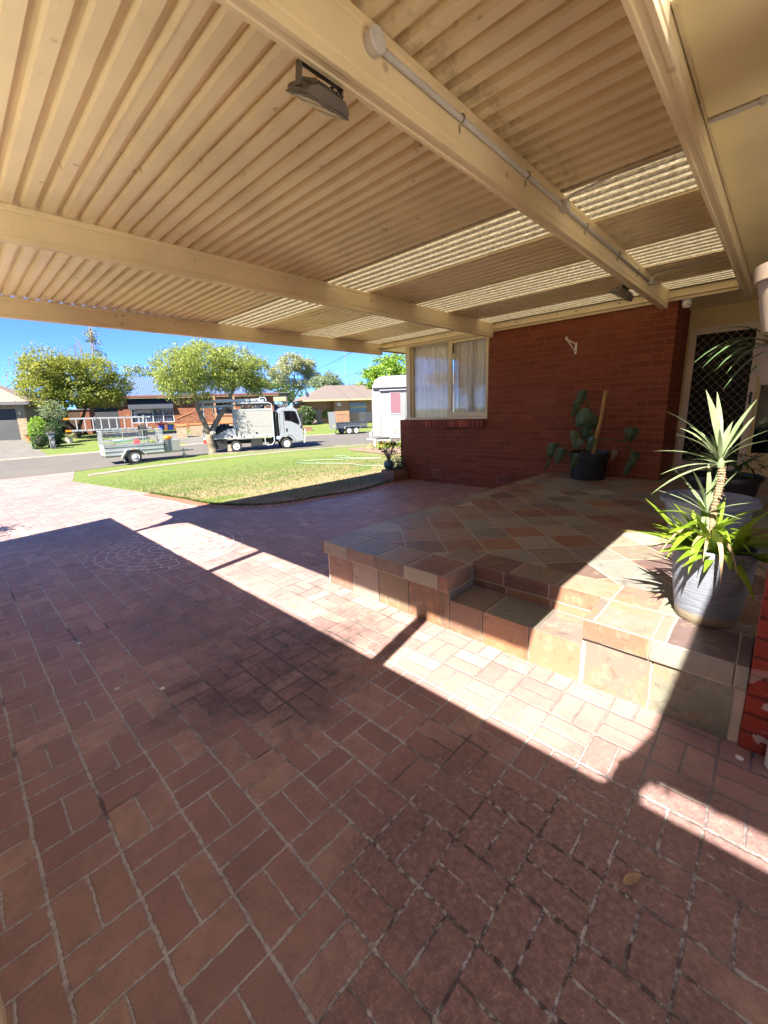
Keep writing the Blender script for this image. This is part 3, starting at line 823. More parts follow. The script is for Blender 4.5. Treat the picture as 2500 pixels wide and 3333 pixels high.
# ------------------------------------------------------------------ carport
cpt = thing('carport', 'cream steel carport with corrugated roof and translucent sheets over the driveway', 'carport', (-.2, 1.185, 0))
def corr(x0, x1, y0, y1, z, mb, dp=.034):
    """trapezoidal sheet, ribs along y, pans at z and ribs up"""
    k0 = math.floor((x0-3.11)/.109)-1
    raw = []
    k = k0
    while True:
        b0 = 3.11+k*.109
        for dx, dz in ((0, 0), (.054, 0), (.061, dp), (.098, dp), (.105, 0)):
            x = b0+dx
            raw.append((x, z+dz))
        k += 1
        if b0 > x1: break
    prof = []
    for (xa_, za_), (xb_, zb_) in zip(raw, raw[1:]):
        if xa_ <= x0 < xb_: prof.append((x0, za_+(zb_-za_)*(x0-xa_)/(xb_-xa_)))
        elif x0 < xa_ <= x1: prof.append((xa_, za_))
        if xa_ <= x1 < xb_: prof.append((x1, za_+(zb_-za_)*(x1-xa_)/(xb_-xa_)))
    n = 8; vs = []
    for j in range(n+1):
        y = y0+(y1-y0)*j/n
        vs += [(x, y, zz) for x, zz in prof]
    c = len(prof)
    mb.add(vs, [(j*c+i, j*c+i+1, (j+1)*c+i+1, (j+1)*c+i) for j in range(n) for i in range(c-1)])
for xa, xb in ((-.30, 3.112), (3.748, 4.652), (5.398, 6.202)):
    m = MB(); corr(xa, xb, .41, 6.21, 2.8015, m)
    if xa < 0:
        for q in range(1, 5):
            xx = 3.11-.763*q; m.box(xx-.003, xx+.004, .41, 6.20, 2.7985, 2.8010)
    m.build('roof_sheet', M['roofcream'], cpt)
for xa, xb in ((3.10, 3.76), (4.64, 5.41), (6.19, 6.74)):
    m = MB(); corr(xa, xb, .41, 6.21, 2.8045, m, .022); m.build('skylight_sheet', M['skylight'], cpt)
def cbeam(yfar, x0, x1, z0=2.585, z1=2.799, w=.066):
    yn = yfar-w; t = .005
    prof = [(yn, z0), (yn+.018, z0), (yn+.022, z0+t), (yn+w-.022, z0+t), (yn+w-.018, z0), (yfar, z0), (yfar, z1), (yn, z1),
            (yn, z1-.028), (yn+t, z1-.034), (yn+t, z1-.040), (yn, z1-.046), (yn, z0+.046), (yn+t, z0+.040), (yn+t, z0+.034), (yn, z0+.028)]
    b = MB(); b.prism(prof, 'x', x0, x1); return b
for yf in (1.262, 3.66, 6.158, .476):
    cbeam(yf, -.204, 6.716).build('roof_beam', M['cream'], cpt, bevel=.002)
m = MB(); m.box(6.720, 6.775, .535, 6.125, 2.712, 2.80)
lo = m.build('wall_ledger', M['cream'], cpt, bevel=.004)
for yb in (4.55, 3.2, 2.3, 5.75, 1.75):
    m = MB(); m.cyl((6.7195, yb, 2.757), (6.710, yb, 2.757), .009, n=8); m.build('bolt', M['black'], lo)
m = MB(); m.box(-.25, -.205, .41, 6.21, 2.586, 2.798); m.build('gutter', M['cream'], cpt, bevel=.004)
for yp in (1.185, 3.395, 5.595):
    m = MB(); m.box(-.232, -.142, yp-.04, yp+.04, 0, 2.585); m.build('post', M['steelpost'], cpt, bevel=.008)
for sg in (-1, 1):
    pl = []
    for k in range(13):
        a = pi/2*k/12
        pl.append((5.595+sg*(.04+.36*(1-cos(a))), 1.92+.665*sin(a)))
    pl += [(5.595+sg*.04, 2.585)]
    m = MB(); m.prism(pl, 'x', -.22, -.19); m.build('curved_bracket', M['steelpost'], cpt)
# conduit along the second beam
cd = MB(); yc = 1.262-.066-.012
cd.tube([(1.31, yc, 2.722), (3.06, yc, 2.716), (5.6, yc, 2.702)], .0125, 10)
co = cd.build('conduit', M['conduit'], cpt, smooth=True)
m = MB(); m.lathe([(.001, 0), (.038, 0), (.040, .004), (.040, .036), (.036, .040), (.001, .040)], (1.30, 1.196, 2.722), 28, Matrix.Rotation(RAD(90), 3, 'X'))
for a in (40, 160, 280): m.cyl((1.30+.029*cos(RAD(a)), 1.157, 2.722+.029*sin(RAD(a))), (1.30+.029*cos(RAD(a)), 1.154, 2.722+.029*sin(RAD(a))), .004, n=8)
m.build('junction_box', M['conduit'], co, smooth=True, autosm=35)
for xb, zb in ((3.09, 2.714), (5.6, 2.70)):
    m = MB(); m.box(xb-.035, xb+.035, 1.145, 1.196, zb-.028, zb+.028); m.tube([(xb, 1.17, zb+.02), (xb+.01, 1.13, 2.77), (xb+.02, .9, 2.795), (xb+.03, .5, 2.795)], .008, 8); m.build('junction_box', M['conduit'], co, bevel=.005)
for xb in (1.87, 2.55, 3.55, 4.4, 5.1):
    m = MB()
    for k in range(7):
        a0, a1 = RAD(-90+k*180/7), RAD(-90+(k+1)*180/7)
        c0 = (xb, yc-.0155*cos(a0), 2.72-.002*(xb-1.3)+.0155*sin(a0)); c1 = (xb, yc-.0155*cos(a1), 2.72-.002*(xb-1.3)+.0155*sin(a1))
        m.bar(c0, c1, .014, .003, (1, 0, 0))
    m.bar((xb, 1.194, 2.700-.002*(xb-1.3)), (xb, 1.194, 2.668-.002*(xb-1.3)), .014, .004, (1, 0, 0)); m.build('conduit_clip', M['alu'], co)

# floodlights under the second beam
def floodlight(x, y, z, sc, label, tilt=30):
    f = thing('floodlight', label, 'floodlight', (x, y, z), 0, 'floodlights under the carport beam')
    T = Matrix.Translation((0, 0, -.046)) @ Matrix.Rotation(RAD(tilt), 4, 'X') @ Matrix.Scale(sc, 4)
    b = MB()
    def add(fn):
        t = MB(); fn(t); b.add([T @ Vector(v) for v in t.v], t.f)
    add(lambda t: t.prism([(-.145, -.030), (.145, -.030), (.150, -.012), (.135, .006), (.10, .03), (-.10, .03), (-.135, .006), (-.150, -.012)], 'y', -.105, .105))
    for k in range(11):
        xx = -.095+k*.019
        add(lambda t: t.box(xx-.003, xx+.003, -.085, .085, .03, .05))
    b.build('housing', M['floodbody'], f, local=True, bevel=.004)
    b = MB(); add(lambda t: t.box(-.152, .152, -.112, .112, -.040, -.030)); o = b.build('bezel', M['floodbody'], f, local=True, bevel=.003)
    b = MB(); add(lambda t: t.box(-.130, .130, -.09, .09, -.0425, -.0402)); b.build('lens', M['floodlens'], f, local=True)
    b = MB(); k = sc
    for s in (-1, 1): b.bar((s*.148*k, .0, -.05), (s*.148*k, -.012, .018), .006, .03, (0, 1, 0))
    b.bar((-.148*k, -.012, .018), (.148*k, -.012, .018), .03, .004, (0, 0, 1)); b.build('bracket', M['floodbody'], f, local=True)
    b = MB(); b.tube([(.04, .03, -.03), (.06, .04, -.005), (.07, .02, .02), (.09, -.01, .03)], .005, 8); b.build('cable', M['black'], f, local=True)
M['floodbody'] = paint('grey_cast_alloy', (.14, .12, .10, 1), .45, .2, metal=.3)
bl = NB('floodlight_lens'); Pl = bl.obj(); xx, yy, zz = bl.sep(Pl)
st = bl.band(bl.m('SINE', bl.m('MULTIPLY', bl.m('ADD', xx, bl.m('MULTIPLY', yy, .7)), 70)), .2, .6)  # pale stripes paint reflections into the glass colour
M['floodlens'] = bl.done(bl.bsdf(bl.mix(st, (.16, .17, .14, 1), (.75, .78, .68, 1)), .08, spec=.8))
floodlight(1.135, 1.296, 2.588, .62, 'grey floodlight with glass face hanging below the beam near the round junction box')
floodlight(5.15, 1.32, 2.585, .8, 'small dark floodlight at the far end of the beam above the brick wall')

# security camera on the porch soffit
sc_ = thing('security_camera', 'white dome security camera under the soffit above the porch corner', 'camera', (6.84, 1.03, 2.69))
m = MB(); m.lathe([(.001, 0), (.058, 0), (.060, -.012), (.055, -.03), (.05, -.034), (.001, -.034)], (0, 0, 0), 28); m.build('mount', M['white'], sc_, local=True, smooth=True, autosm=40)
m = MB(); m.ball((-.008, -.006, -.062), .050, 24, 16); m.build('ball', M['white'], sc_, local=True, smooth=True)
m = MB(); dv = Vector((-.72, -.62, -.3)).normalized(); c0 = Vector((-.008, -.006, -.062))
m.cyl(c0+dv*.040, c0+dv*.053, .030, .028, 20); m.build('face', M['white'], sc_, local=True)
m = MB(); sd = dv.cross(Vector((0, 0, 1))).normalized()
for k in (-.012, .012): m.cyl(c0+dv*.0531+sd*k, c0+dv*.0545+sd*k, .008, n=12)
m.build('lens', M['black'], sc_, local=True)

# white hanging bracket on the brick wall
wb = thing('wall_bracket', 'white metal hanging basket bracket screwed to the bare brick wall', 'bracket', (6.777, 2.29, 2.25))
m = MB(); m.box(6.768, 6.7765, 2.275, 2.305, 2.17, 2.335); m.build('back_plate', M['white'], wb, bevel=.003)
m = MB(); m.bar((6.766, 2.29, 2.315), (6.47, 2.315, 2.345), .010, .022); m.bar((6.766, 2.29, 2.20), (6.50, 2.312, 2.335), .009, .018); m.tube([(6.47, 2.315, 2.345), (6.44, 2.318, 2.352), (6.435, 2.318, 2.37), (6.45, 2.316, 2.385)], .008, 8); m.ball((6.455, 2.316, 2.36), .018, 10, 8)
m.build('arm', M['white'], wb)
# ------------------------------------------------------------------ side boundary, behind and beside the camera
M['fence'] = paint('fence_sheet', (.74, .67, .52, 1), .5, .1)
fn = thing('side_fence', 'beige sheet fence running along the open side of the carport', 'fence', (-.26, 0, 0))
m = MB()
vs = []; prof = []
k = 0; y = -4.0
while y < 6.74:
    for dy, dx in ((0, 0), (.08, 0), (.10, .03), (.18, .03), (.20, 0)): prof.append((min(y+dy, 6.75), -.275+dx))
    y += .2
n = len(prof)
m.add([(x, y, z) for z in (.03, 1.88) for y, x in prof], [(i, i+1, n+i+1, n+i) for i in range(n-1)])
m.build('fence_sheet', M['fence'], fn)
m = MB(); m.box(-.285, -.238, -4, 6.75, 1.862, 1.905); m.box(-.285, -.238, -4, 6.75, .01, .06); m.build('fence_rail', M['fence'], fn)
for y in (-3.9, -1.5, 6.70): m = MB(); m.box(-.292, -.232, y-.03, y+.03, 0, 1.903); m.build('fence_post', M['fence'], fn)
# unseen awning roof added behind the camera: its edge shades the pier and the near paving
aw = thing('added_awning', 'unseen flat cream awning roof behind the camera, added to shade the near paving', 'awning', (.4, -2, 0))
m = MB(); m.box(-.90, 1.80, -1.7, -.275, 2.748, 2.80); m.build('awning_roof', M['roofcream'], aw)
for xq in (-.30, 1.5): m = MB(); m.box(xq, xq+.08, -1.68, -1.60, 0, 2.748); m.build('awning_post', M['steelpost'], aw)
def leaves(mb, pts, size, up=.5, rr=rnd, asp=.5):
    for p in pts:
        d = Vector((rr.gauss(0, 1), rr.gauss(0, 1), rr.gauss(0, 1)+up*.0)); d.normalize()
        n_ = Vector((rr.gauss(0, 1), rr.gauss(0, 1), rr.gauss(0, 1)+up)); n_.normalize()
        s_ = d.cross(n_)
        if s_.length < 1e-3: continue
        s_.normalize(); L = size*rr.uniform(.65, 1.3); w = L*asp
        p = Vector(p)
        mb.add([p-d*L*.5, p+s_*w*.5-d*.05*L, p+d*L*.5, p-s_*w*.5-d*.05*L], [(0, 1, 2, 3)])
cl = thing('added_climber', 'unseen leafy climber added over the fence, trimmed to shape the sun patch', 'plant', (-.3, -1.2, 0))  # out of view; leaf outline follows the edge of the sun patch
m = MB(); P = []
def ybound(z): return -.02-(z-1.9)*.43 + .03*sin(z*37)
for _ in range(5200):
    y = rnd.uniform(-2.6, 0); z = rnd.uniform(1.9, 2.75)
    if y > ybound(z)-.02: continue
    zt = 2.07+.05*sin(y*9)+.03*sin(y*23+1)
    if y < -.15+.01*sin(z*50) and z < zt+.05: continue
    P.append((-.25+rnd.gauss(0, .035), y, z))
for _ in range(420):
    z = rnd.uniform(1.91, 2.2); y = rnd.uniform(-.14, -.03)
    if y < ybound(z)-.02: P.append((-.25+rnd.gauss(0, .02), y, z))
leaves(m, P, .05, 0, asp=.7)
M['hedge'] = leafmat('hedge_leaf', (.03, .07, .012, 1), (.06, .12, .02, 1), (.10, .17, .03, 1), .3, .5, 2)
m.build('leaves', M['hedge'], cl)
m = MB()
m.tube([(-.34, -2.3, 0), (-.33, -2.32, 1.2), (-.29, -2.25, 1.95), (-.25, -2.5, 2.5)], .012, 6)
m.build('stems', M['timber'], cl)
m = MB(); m.prism([(-.12, 1.905), (-.05, 1.905), (-.06, 2.02), (-.15, 2.25), (-.26, 2.55), (-.32, 2.74), (-2.6, 2.74), (-2.6, 2.14), (-.35, 2.14), (-.2, 2.08)], 'x', -.268, -.255); m.build('shade_panel', M['timber'], cl)  # solid board added within the leaves to keep sun off the paving
# garden shrub beyond the fence end, its shade speckles the drive
sb = thing('garden_shrub', 'loose shrub beyond the end of the side fence', 'shrub', (-.9, 7.6, 0))
m = MB(); P = []
for _ in range(1500):
    a, r, z = rnd.uniform(0, 2*pi), abs(rnd.gauss(0, .22)), rnd.uniform(.3, 1.32)
    P.append((-.85+r*cos(a)*.6, 7.55+r*sin(a)*1.1, z))
leaves(m, P, .09, .3); m.build('leaves', M['hedge'], sb)
m = MB(); m.tube([(-.75, 7.7, 0), (-.72, 7.68, .7), (-.8, 7.75, 1.5)], [.03, .02, .008], 6); m.build('stems', M['timber'], sb)

# ------------------------------------------------------------------ potted plants on the patio
pp = thing('potted_plant', 'rough grey pot of green straps with a tall pale spiky rosette', 'potted plant', (2.52, .155, .38))
CX, CY = 2.53, .155
m = MB()
m.lathe([(.118, .382), (.121, .384), (.128, .42), (.140, .50), (.150, .58), (.157, .66), (.161, .715), (.1655, .722), (.1660, .758), (.163, .761), (.150, .760), (.148, .74), (.146, .70)], (CX, CY, 0), 56)
m.face(*[(CX+.118*cos(2*pi*k/40), CY+.118*sin(2*pi*k/40), .3815) for k in range(40)][::-1])
po = m.build('pot', M['potgrey'], pp, smooth=True, autosm=50)
m = MB(); m.face(*[(CX+.148*cos(2*pi*k/40), CY+.148*sin(2*pi*k/40), .725+.008*sin(k*2.1)) for k in range(40)]); m.build('soil', M['soil'], pp)
m = MB()
pts = [(2.47, .172, .72), (2.47, .172, .95), (2.468, .1665, 1.03), (2.47, .162, 1.09), (2.47, .1655, 1.15)]
fine = []
for a, c in zip(pts, pts[1:]):
    for k in range(10): fine.append(tuple(a[i]+(c[i]-a[i])*k/10 for i in range(3)))
m.tube(fine, [.0135+.0022*((i % 2)*2-1)*.7 for i in range(len(fine))], 12)
for k in range(26):
    z = rnd.uniform(1.0, 1.15); a = rnd.uniform(0, 6.28); m.leaf((2.469+.012*cos(a), .164+.012*sin(a), z), (cos(a), sin(a), rnd.uniform(-.2, .6)), (0, 0, 1), rnd.uniform(.008, .02), .008, .3, 2)
m.build('stem', M['stemtan'], pp)
YT = [(2.45, .258, 1.496), (2.42, .404, 1.411), (2.37, .346, 1.303), (2.47, .437, 1.209), (2.35, .378, 1.111), (2.32, .401, 1.017), (2.52, .154, 1.352), (2.57, .086, 1.447), (2.67, .088, 1.367), (2.47, .015, 1.322), (2.37, .011, 1.283), (2.57, .316, 1.327), (2.55, .116, 1.166), (2.59, .359, 1.319), (2.69, .239, 1.488), (2.35, .254, 1.283)]
def toleaf(mb, base, tip, w, bend=.12, seg=6, fold=.25, nrm=None):
    """leaf whose tip lands on the given point although it arches"""
    base, tip = Vector(base), Vector(tip); ch = tip-base; L = ch.length
    side = ch.cross(Vector((0, 0, 1)))
    side = side.normalized() if side.length > .05*L else Vector((.5, -.8, 0)).normalized()
    if nrm: side = ch.cross(Vector(nrm)).normalized()
    up = side.cross(ch).normalized()
    vs = []
    for i in range(seg+1):
        t = i/seg; p = base+ch*t+up*(bend*L*4*t*(1-t)*(1-.3*t))
        ww = w*.5*(.45+.55*min(1, t/.45) if t < .45 else max(.02, 1-((t-.45)/.55)**1.8))
        vs += [p-side*ww+up*fold*ww, p, p+side*ww+up*fold*ww]
    fs = []
    for i in range(seg): a = i*3; fs += [(a, a+1, a+4, a+3), (a+1, a+2, a+5, a+4)]
    mb.add(vs, fs)
yl = MB(); C = Vector((2.47, .176, 1.172))
for i, t in enumerate(YT):
    d = (Vector(t)-C); b0 = C+d.normalized()*.012+Vector((0, 0, -.012+.03*max(0, d.normalized().z)))
    toleaf(yl, b0, t, .036 if i in (0,) else .025, .05 if i in (0, 7, 8, 14) else .10, nrm=(-.7, -.5, .5) if i in (0,) else None)
for k in range(3):
    a = rnd.uniform(0, 2*pi); toleaf(yl, C, C+Vector((cos(a)*.09, sin(a)*.09, rnd.uniform(.12, .22))), .018, .05)
for k in range(5):
    a = rnd.uniform(0, 2*pi); toleaf(yl, C+Vector((0, 0, -.02)), C+Vector((.12+cos(a)*.1, sin(a)*.12, rnd.uniform(-.02, .16))), .018, .1)
B2 = Vector((2.45, .197, .93))
for t in [(2.42, .359, 1.152), (2.37, .268, 1.153), (2.49, .219, 1.171), (2.42, .406, 1.027), (2.35, .303, 1.036), (2.49, .111, 1.128), (2.44, .022, 1.007), (2.57, .17, 1.107), (2.40, .07, .93), (2.55, .3, 1.05)]:
    toleaf(yl, B2, t, .022, .06)
for k in range(6):
    a = rnd.uniform(0, 2*pi); yl.tube([(2.45+.02*cos(a), .19+.02*sin(a), .73), B2+Vector((.01*cos(a), .01*sin(a), -.02))], .006, 6)
for t in [(2.47, .249, 1.006), (2.43, .21, 1.02)]: toleaf(yl, C+Vector((0, 0, -.03)), t, .018, -.15)
yl.build('rosette_leaves', M['yucca'], pp, smooth=True)
m = MB(); m.lathe([(.013, 0), (.015, .012), (.012, .03), (.006, .045)], (2.47, .171, 1.145), 12); m.build('crown', M['yucca'], pp, smooth=True)
sl = MB(); dl = MB()
for k in range(74):
    a = 2*pi*k/74*5+rnd.uniform(-.3, .3); r0 = rnd.uniform(.01, .10); L = rnd.uniform(.17, .33)
    base = Vector((CX-.02+r0*cos(a+.6), CY+r0*sin(a+.6), .735)); el = rnd.choice([.15, .35, .5, .8, 1.1, 1.5])
    d = Vector((cos(a), sin(a), el)).normalized()
    sl.leaf(base, d, (-.2*cos(a), -.2*sin(a), 1) if el < .9 else (-cos(a), -sin(a), .2), L, rnd.uniform(.030, .046), rnd.uniform(.15, .55) if el < 1 else .08, 6, .22, .45)
for t, w, bd in [((2.36, .375, .93), .03, .3), ((2.30, .345, .80), .03, .35), ((2.24, .30, .74), .03, .4), ((2.25, .215, .68), .03, .45), ((2.42, .235, 1.0), .034, .1), ((2.44, .15, .99), .036, .12), ((2.33, .06, .93), .036, .2), ((2.42, .01, .95), .03, .2), ((2.33, .02, .80), .03, .35), ((2.36, .005, .86), .03, .3), ((2.52, -.05, .98), .03, .2), ((2.31, .09, .84), .034, .35), ((2.28, .27, .87), .032, .35), ((2.40, .33, .97), .03, .22)]:
    toleaf(sl, (CX-.03, CY+.02, .76), t, w*1.3, bd)
for t, w, bd in [((2.245, .335, .74), .014, .45), ((2.25, .10, .66), .018, .5), ((2.27, .05, .70), .014, .4), ((2.29, .22, .80), .02, .3), ((2.36, .02, .83), .02, .2), ((2.26, .17, .75), .016, .4)]:
    toleaf(dl, (CX-.05, CY+.02, .77), t, w, bd)
sl.build('strap_leaves', M['strap'], pp, smooth=True); dl.build('dry_leaves', M['dryleaf'], pp, smooth=True)

# wide empty bowl behind it
bw = thing('planter_bowl', 'wide blue grey plastic bowl planter with a flared rim, empty, behind the grey pot', 'planter', (4.1, .33, .38))
m = MB(); m.lathe([(.20, 0.001), (.235, .06), (.262, .20), (.275, .262), (.31, .285), (.315, .32), (.30, .325), (.265, .27), (.25, .2), (.2, .08), (.001, .07)], (4.1, .33, .38), 48); m.build('bowl', M['bowl'], bw, smooth=True, autosm=45)
m = MB(); m.face(*[(4.1+.2*cos(2*pi*k/32), .33+.2*sin(2*pi*k/32), .46) for k in range(32)]); m.build('soil', M['soil'], bw)
def bushpot(name, label, x, y, r, hgt, leafn, spread, top, size, potmat, n=1):
    t = thing(name, label, 'potted plant', (x, y, .38))
    m = MB(); m.lathe([(r*.75, .381), (r*.8, .383), (r*.97, .38+hgt*.86), (r*1.05, .38+hgt*.88), (r*1.05, .38+hgt), (r*.95, .38+hgt), (r*.93, .38+hgt*.9)], (x, y, 0), 36); m.build('pot', potmat, t, smooth=True, autosm=45)
    m = MB(); m.face(*[(x+r*.94*cos(2*pi*k/28), y+r*.94*sin(2*pi*k/28), .38+hgt*.92) for k in range(28)]); m.build('soil', M['soil'], t)
    m = MB()
    for _ in range(leafn):
        a = rnd.uniform(0, 2*pi); q = rnd.uniform(.1, 1); z = .38+hgt+rnd.uniform(0, top)
        b0 = Vector((x+spread*q*cos(a), y+spread*q*sin(a), z))
        m.leaf(b0, (cos(a)+rnd.gauss(0, .4), sin(a)+rnd.gauss(0, .4), rnd.uniform(-.6, .8)), (0, 0, 1), size*rnd.uniform(.7, 1.3), size*.42, .25, 3, .15, .5)
    for _ in range(9):
        a = rnd.uniform(0, 2*pi); m.tube([(x, y, .38+hgt*.9), (x+spread*.5*cos(a), y+spread*.5*sin(a), .38+hgt+top*.5), (x+spread*.9*cos(a), y+spread*.9*sin(a), .38+hgt+top*.9)], .005, 5)
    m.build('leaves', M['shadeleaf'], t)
    return t
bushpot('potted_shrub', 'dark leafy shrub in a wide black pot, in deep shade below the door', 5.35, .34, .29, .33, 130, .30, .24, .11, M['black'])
# black pot with climbing monstera on a stake
mp = thing('climbing_pot_plant', 'black plastic pot with a straggly split leaf plant on an orange timber stake', 'potted plant', (6.46, 1.92, .38))
px, py = 6.47, 1.91
m = MB(); m.lathe([(.21, .382), (.215, .384), (.250, .70), (.262, .705), (.265, .765), (.25, .768), (.242, .74)], (px, py, 0), 44); m.build('pot', M['black'], mp, smooth=True, autosm=45)
m = MB(); m.face(*[(px+.246*cos(2*pi*k/28), py+.246*sin(2*pi*k/28), .735) for k in range(28)]); m.build('soil', M['soil'], mp)
m = MB(); pts = [(6.47, 1.86, .70), (6.46, 1.83, .975), (6.46, 1.80, 1.14), (6.47, 1.788, 1.272), (6.46, 1.77, 1.45), (6.46, 1.753, 1.61)]
m.tube(pts, [.028, .03, .027, .028, .027, .028], 8); m.build('stake', M['stake'], mp, smooth=True, autosm=50)
def monst(mb, c, d, nrm, L, w):
    """heart shaped leaf with deep cuts, drooping"""
    c, d, nrm = Vector(c), Vector(d).normalized(), Vector(nrm).normalized()
    s_ = d.cross(nrm).normalized(); nrm = s_.cross(d)
    n = 22; mid = []; 
    for sg in (-1, 1):
        ring = []
        for i in range(n+1):
            t = i/n
            ww = w*.5*(sin(pi*min(1, .12+t*.88))**.7)*(1-.25*t)
            if i % 4 == 3 and .2 < t < .9: ww *= .35
            ring.append((t, ww))
        vs = []
        for (t, ww) in ring:
            p = c+d*(L*(t-.08))-nrm*(.30*L*t*t)
            vs += [p, p+s_*sg*ww-nrm*ww*.35]
        mb.add(vs, [(2*i, 2*i+1, 2*i+3, 2*i+2) for i in range(n)])
lm = MB()
F = (-.75, -.45, .35)
for c, d, L, w in [((6.45, 2.04, 1.60), (0, .35, -.95), .42, .16), ((6.42, 1.93, 1.33), (-.1, .55, -.75), .30, .26), ((6.50, 2.05, 1.36), (.1, .1, -.9), .2, .16), ((6.48, 1.97, 1.12), (.1, .1, -.9), .22, .18), ((6.40, 2.03, .94), (-.2, .4, -.8), .18, .13), ((6.38, 2.38, .87), (-.2, .1, -.95), .24, .19), ((6.36, 2.24, .79), (-.2, .25, -.9), .24, .19), ((6.35, 2.42, .62), (-.1, .35, -.9), .2, .05), ((6.20, 1.97, .74), (-.1, .3, -.9), .25, .15), ((6.42, 1.385, 1.10), (0, 0, -.95), .20, .22), ((6.42, 1.32, .78), (-.1, .1, -.95), .2, .15), ((6.42, 1.37, .64), (-.1, .2, -.9), .2, .12), ((6.52, 1.87, 1.22), (.2, -.3, -.8), .2, .16)]:
    monst(lm, c, d, F, L, w)
for k in range(9):
    a = rnd.uniform(0, 6.28); monst(lm, (6.42+rnd.uniform(-.1, .1), 1.95+rnd.uniform(-.12, .16), rnd.uniform(.85, 1.35)), (rnd.uniform(-.5, .1), rnd.uniform(-.5, .6), -.8), (-.7+rnd.uniform(-.3, .3), -.4+rnd.uniform(-.4, .4), .5), rnd.uniform(.14, .22), rnd.uniform(.1, .17))
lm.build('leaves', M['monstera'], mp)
dm = MB(); monst(dm, (6.40, 1.56, .80), (0, .15, -.95), F, .15, .10); dm.build('dead_leaf', M['dryleaf'], mp)
vm_ = MB()
for pts in ([(6.46, 1.90, .72), (6.45, 1.92, .87), (6.44, 1.76, .956), (6.43, 1.48, .942), (6.42, 1.40, .98), (6.42, 1.385, 1.08)], [(6.43, 1.48, .942), (6.42, 1.36, .80), (6.42, 1.33, .76)], [(6.45, 1.92, .87), (6.43, 2.05, .966)], [(6.45, 1.93, .84), (6.30, 1.96, .80), (6.22, 1.97, .72)], [(6.48, 1.95, .74), (6.47, 1.93, 1.0), (6.47, 1.93, 1.3), (6.46, 2.0, 1.55)], [(6.46, 2.0, .78), (6.42, 2.2, .86), (6.38, 2.38, .86)], [(6.46, 1.70, .75), (6.42, 1.6, .80), (6.40, 1.56, .79)]):
    vm_.tube(pts, .008, 6)
vm_.build('stems', M['shadeleaf'], mp)

# hanging pots on the right
def hangpot(label, x, y, zr, r, hgt, plant):
    t = thing('hanging_pot', label, 'hanging pot', (x, y, zr-hgt), 0, 'plastic pots hung from the eave')
    m = MB(); m.lathe([(.001, zr-hgt), (r*.72, zr-hgt), (r*.74, zr-hgt+.01), (r*.95, zr-.065), (r*1.04, zr-.06), (r*1.07, zr-.002), (r*1.05, zr), (r*.97, zr), (r*.94, zr-.05)], (x, y, 0), 40); m.build('pot', M['potpink'], t, smooth=True, autosm=40)
    m = MB(); m.face(*[(x+r*.95*cos(2*pi*k/28), y+r*.95*sin(2*pi*k/28), zr-.04) for k in range(28)]); m.build('soil', M['soil'], t)
    m = MB()
    for k in range(3): a = 2*pi*k/3+.9; m.tube([(x+r*cos(a), y+r*sin(a), zr-.01), (x, y, zr+.42)], .0025, 5)
    m.tube([(x, y, zr+.42), (x, y, 2.69)], .0025, 5); m.build('hanger', M['black'], t)
    if plant:
        m = MB()
        for k in range(34):
            a = rnd.uniform(0, 2*pi); b0 = (x+r*.5*cos(a), y+r*.5*sin(a), zr-.03); el = rnd.uniform(.1, .9)
            m.leaf(b0, (cos(a), sin(a), el), (0, 0, 1), rnd.uniform(.22, .36), .022, rnd.uniform(.4, .8), 6, .2, .5)
        for tpt in [(2.62, .345, 1.62), (2.60, .30, 1.60), (2.72, .30, 1.66), (2.78, .34, 1.78), (2.70, .26, 1.585), (2.74, .22, 1.57)]:
            toleaf(m, (x-.06, y+.06, zr-.02), tpt, .022, .22)
        m.build('leaves', M['fernleaf'], t, smooth=True)
M['fernleaf'] = leafmat('fern_leaf', (.05, .09, .04, 1), (.09, .15, .07, 1), (.15, .2, .13, 1), .15, .4, 8)
hangpot('plain pinkish hanging pot at the top right, its rim catching the sun', 2.50, -.005, 1.975, .150, .26, False)
hangpot('lower pinkish hanging pot with long trailing green leaves', 3.00, -.005, 1.705, .142, .19, True)

# planter box, teal pot and little shrub at the house corner
pb = thing('brick_planter', 'low weathered brick garden edging box at the house corner', 'planter box', (6.5, 5.75, 0))
M['oldbrick'] = mat_brick('old_garden_brick', 'sum', c0=S(132, 100, 84), c1=S(108, 78, 68), c2=S(150, 118, 100), mortar=S(120, 104, 92), W=.23, Hh=.076)
m = MB(); m.box(6.30, 6.76, 5.50, 5.60, .0, .245); m.box(6.30, 6.40, 5.60, 5.84, 0, .2448); m.box(6.40, 7.4, 5.76, 5.84, 0, .2446); m.build('box_wall', M['oldbrick'], pb, bevel=.006)
m = MB(); m.box(6.40, 7.4, 5.705, 5.76, .02, .2); m.box(6.40, 6.76, 5.60, 5.705, .02, .2); m.build('soil', M['soil'], pb)
jp = thing('jade_pot_plant', 'teal glazed round pot of sparse jade plant on the brick planter corner', 'potted plant', (6.40, 5.70, .25))
m = MB(); m.lathe([(.001, .246), (.055, .246), (.085, .28), (.105, .33), (.100, .385), (.078, .42), (.082, .435), (.07, .437), (.066, .42)], (6.39, 5.71, 0), 32); m.build('pot', M['glazed'], jp, smooth=True, autosm=50)
m = MB(); P = []; sm = MB()
for _ in range(15):
    a = rnd.uniform(0, 2*pi); r = rnd.uniform(.08, .27); z = rnd.uniform(.58, .84)
    e = Vector((6.39+r*cos(a), 5.71+r*sin(a), z)); mid = Vector((6.39+r*.35*cos(a), 5.71+r*.35*sin(a), .55))
    sm.tube([(6.39, 5.71, .40), mid, e], [.010, .008, .004], 6)
    for _ in range(26): P.append(e+Vector((rnd.gauss(0, .03), rnd.gauss(0, .03), rnd.gauss(0, .022))))
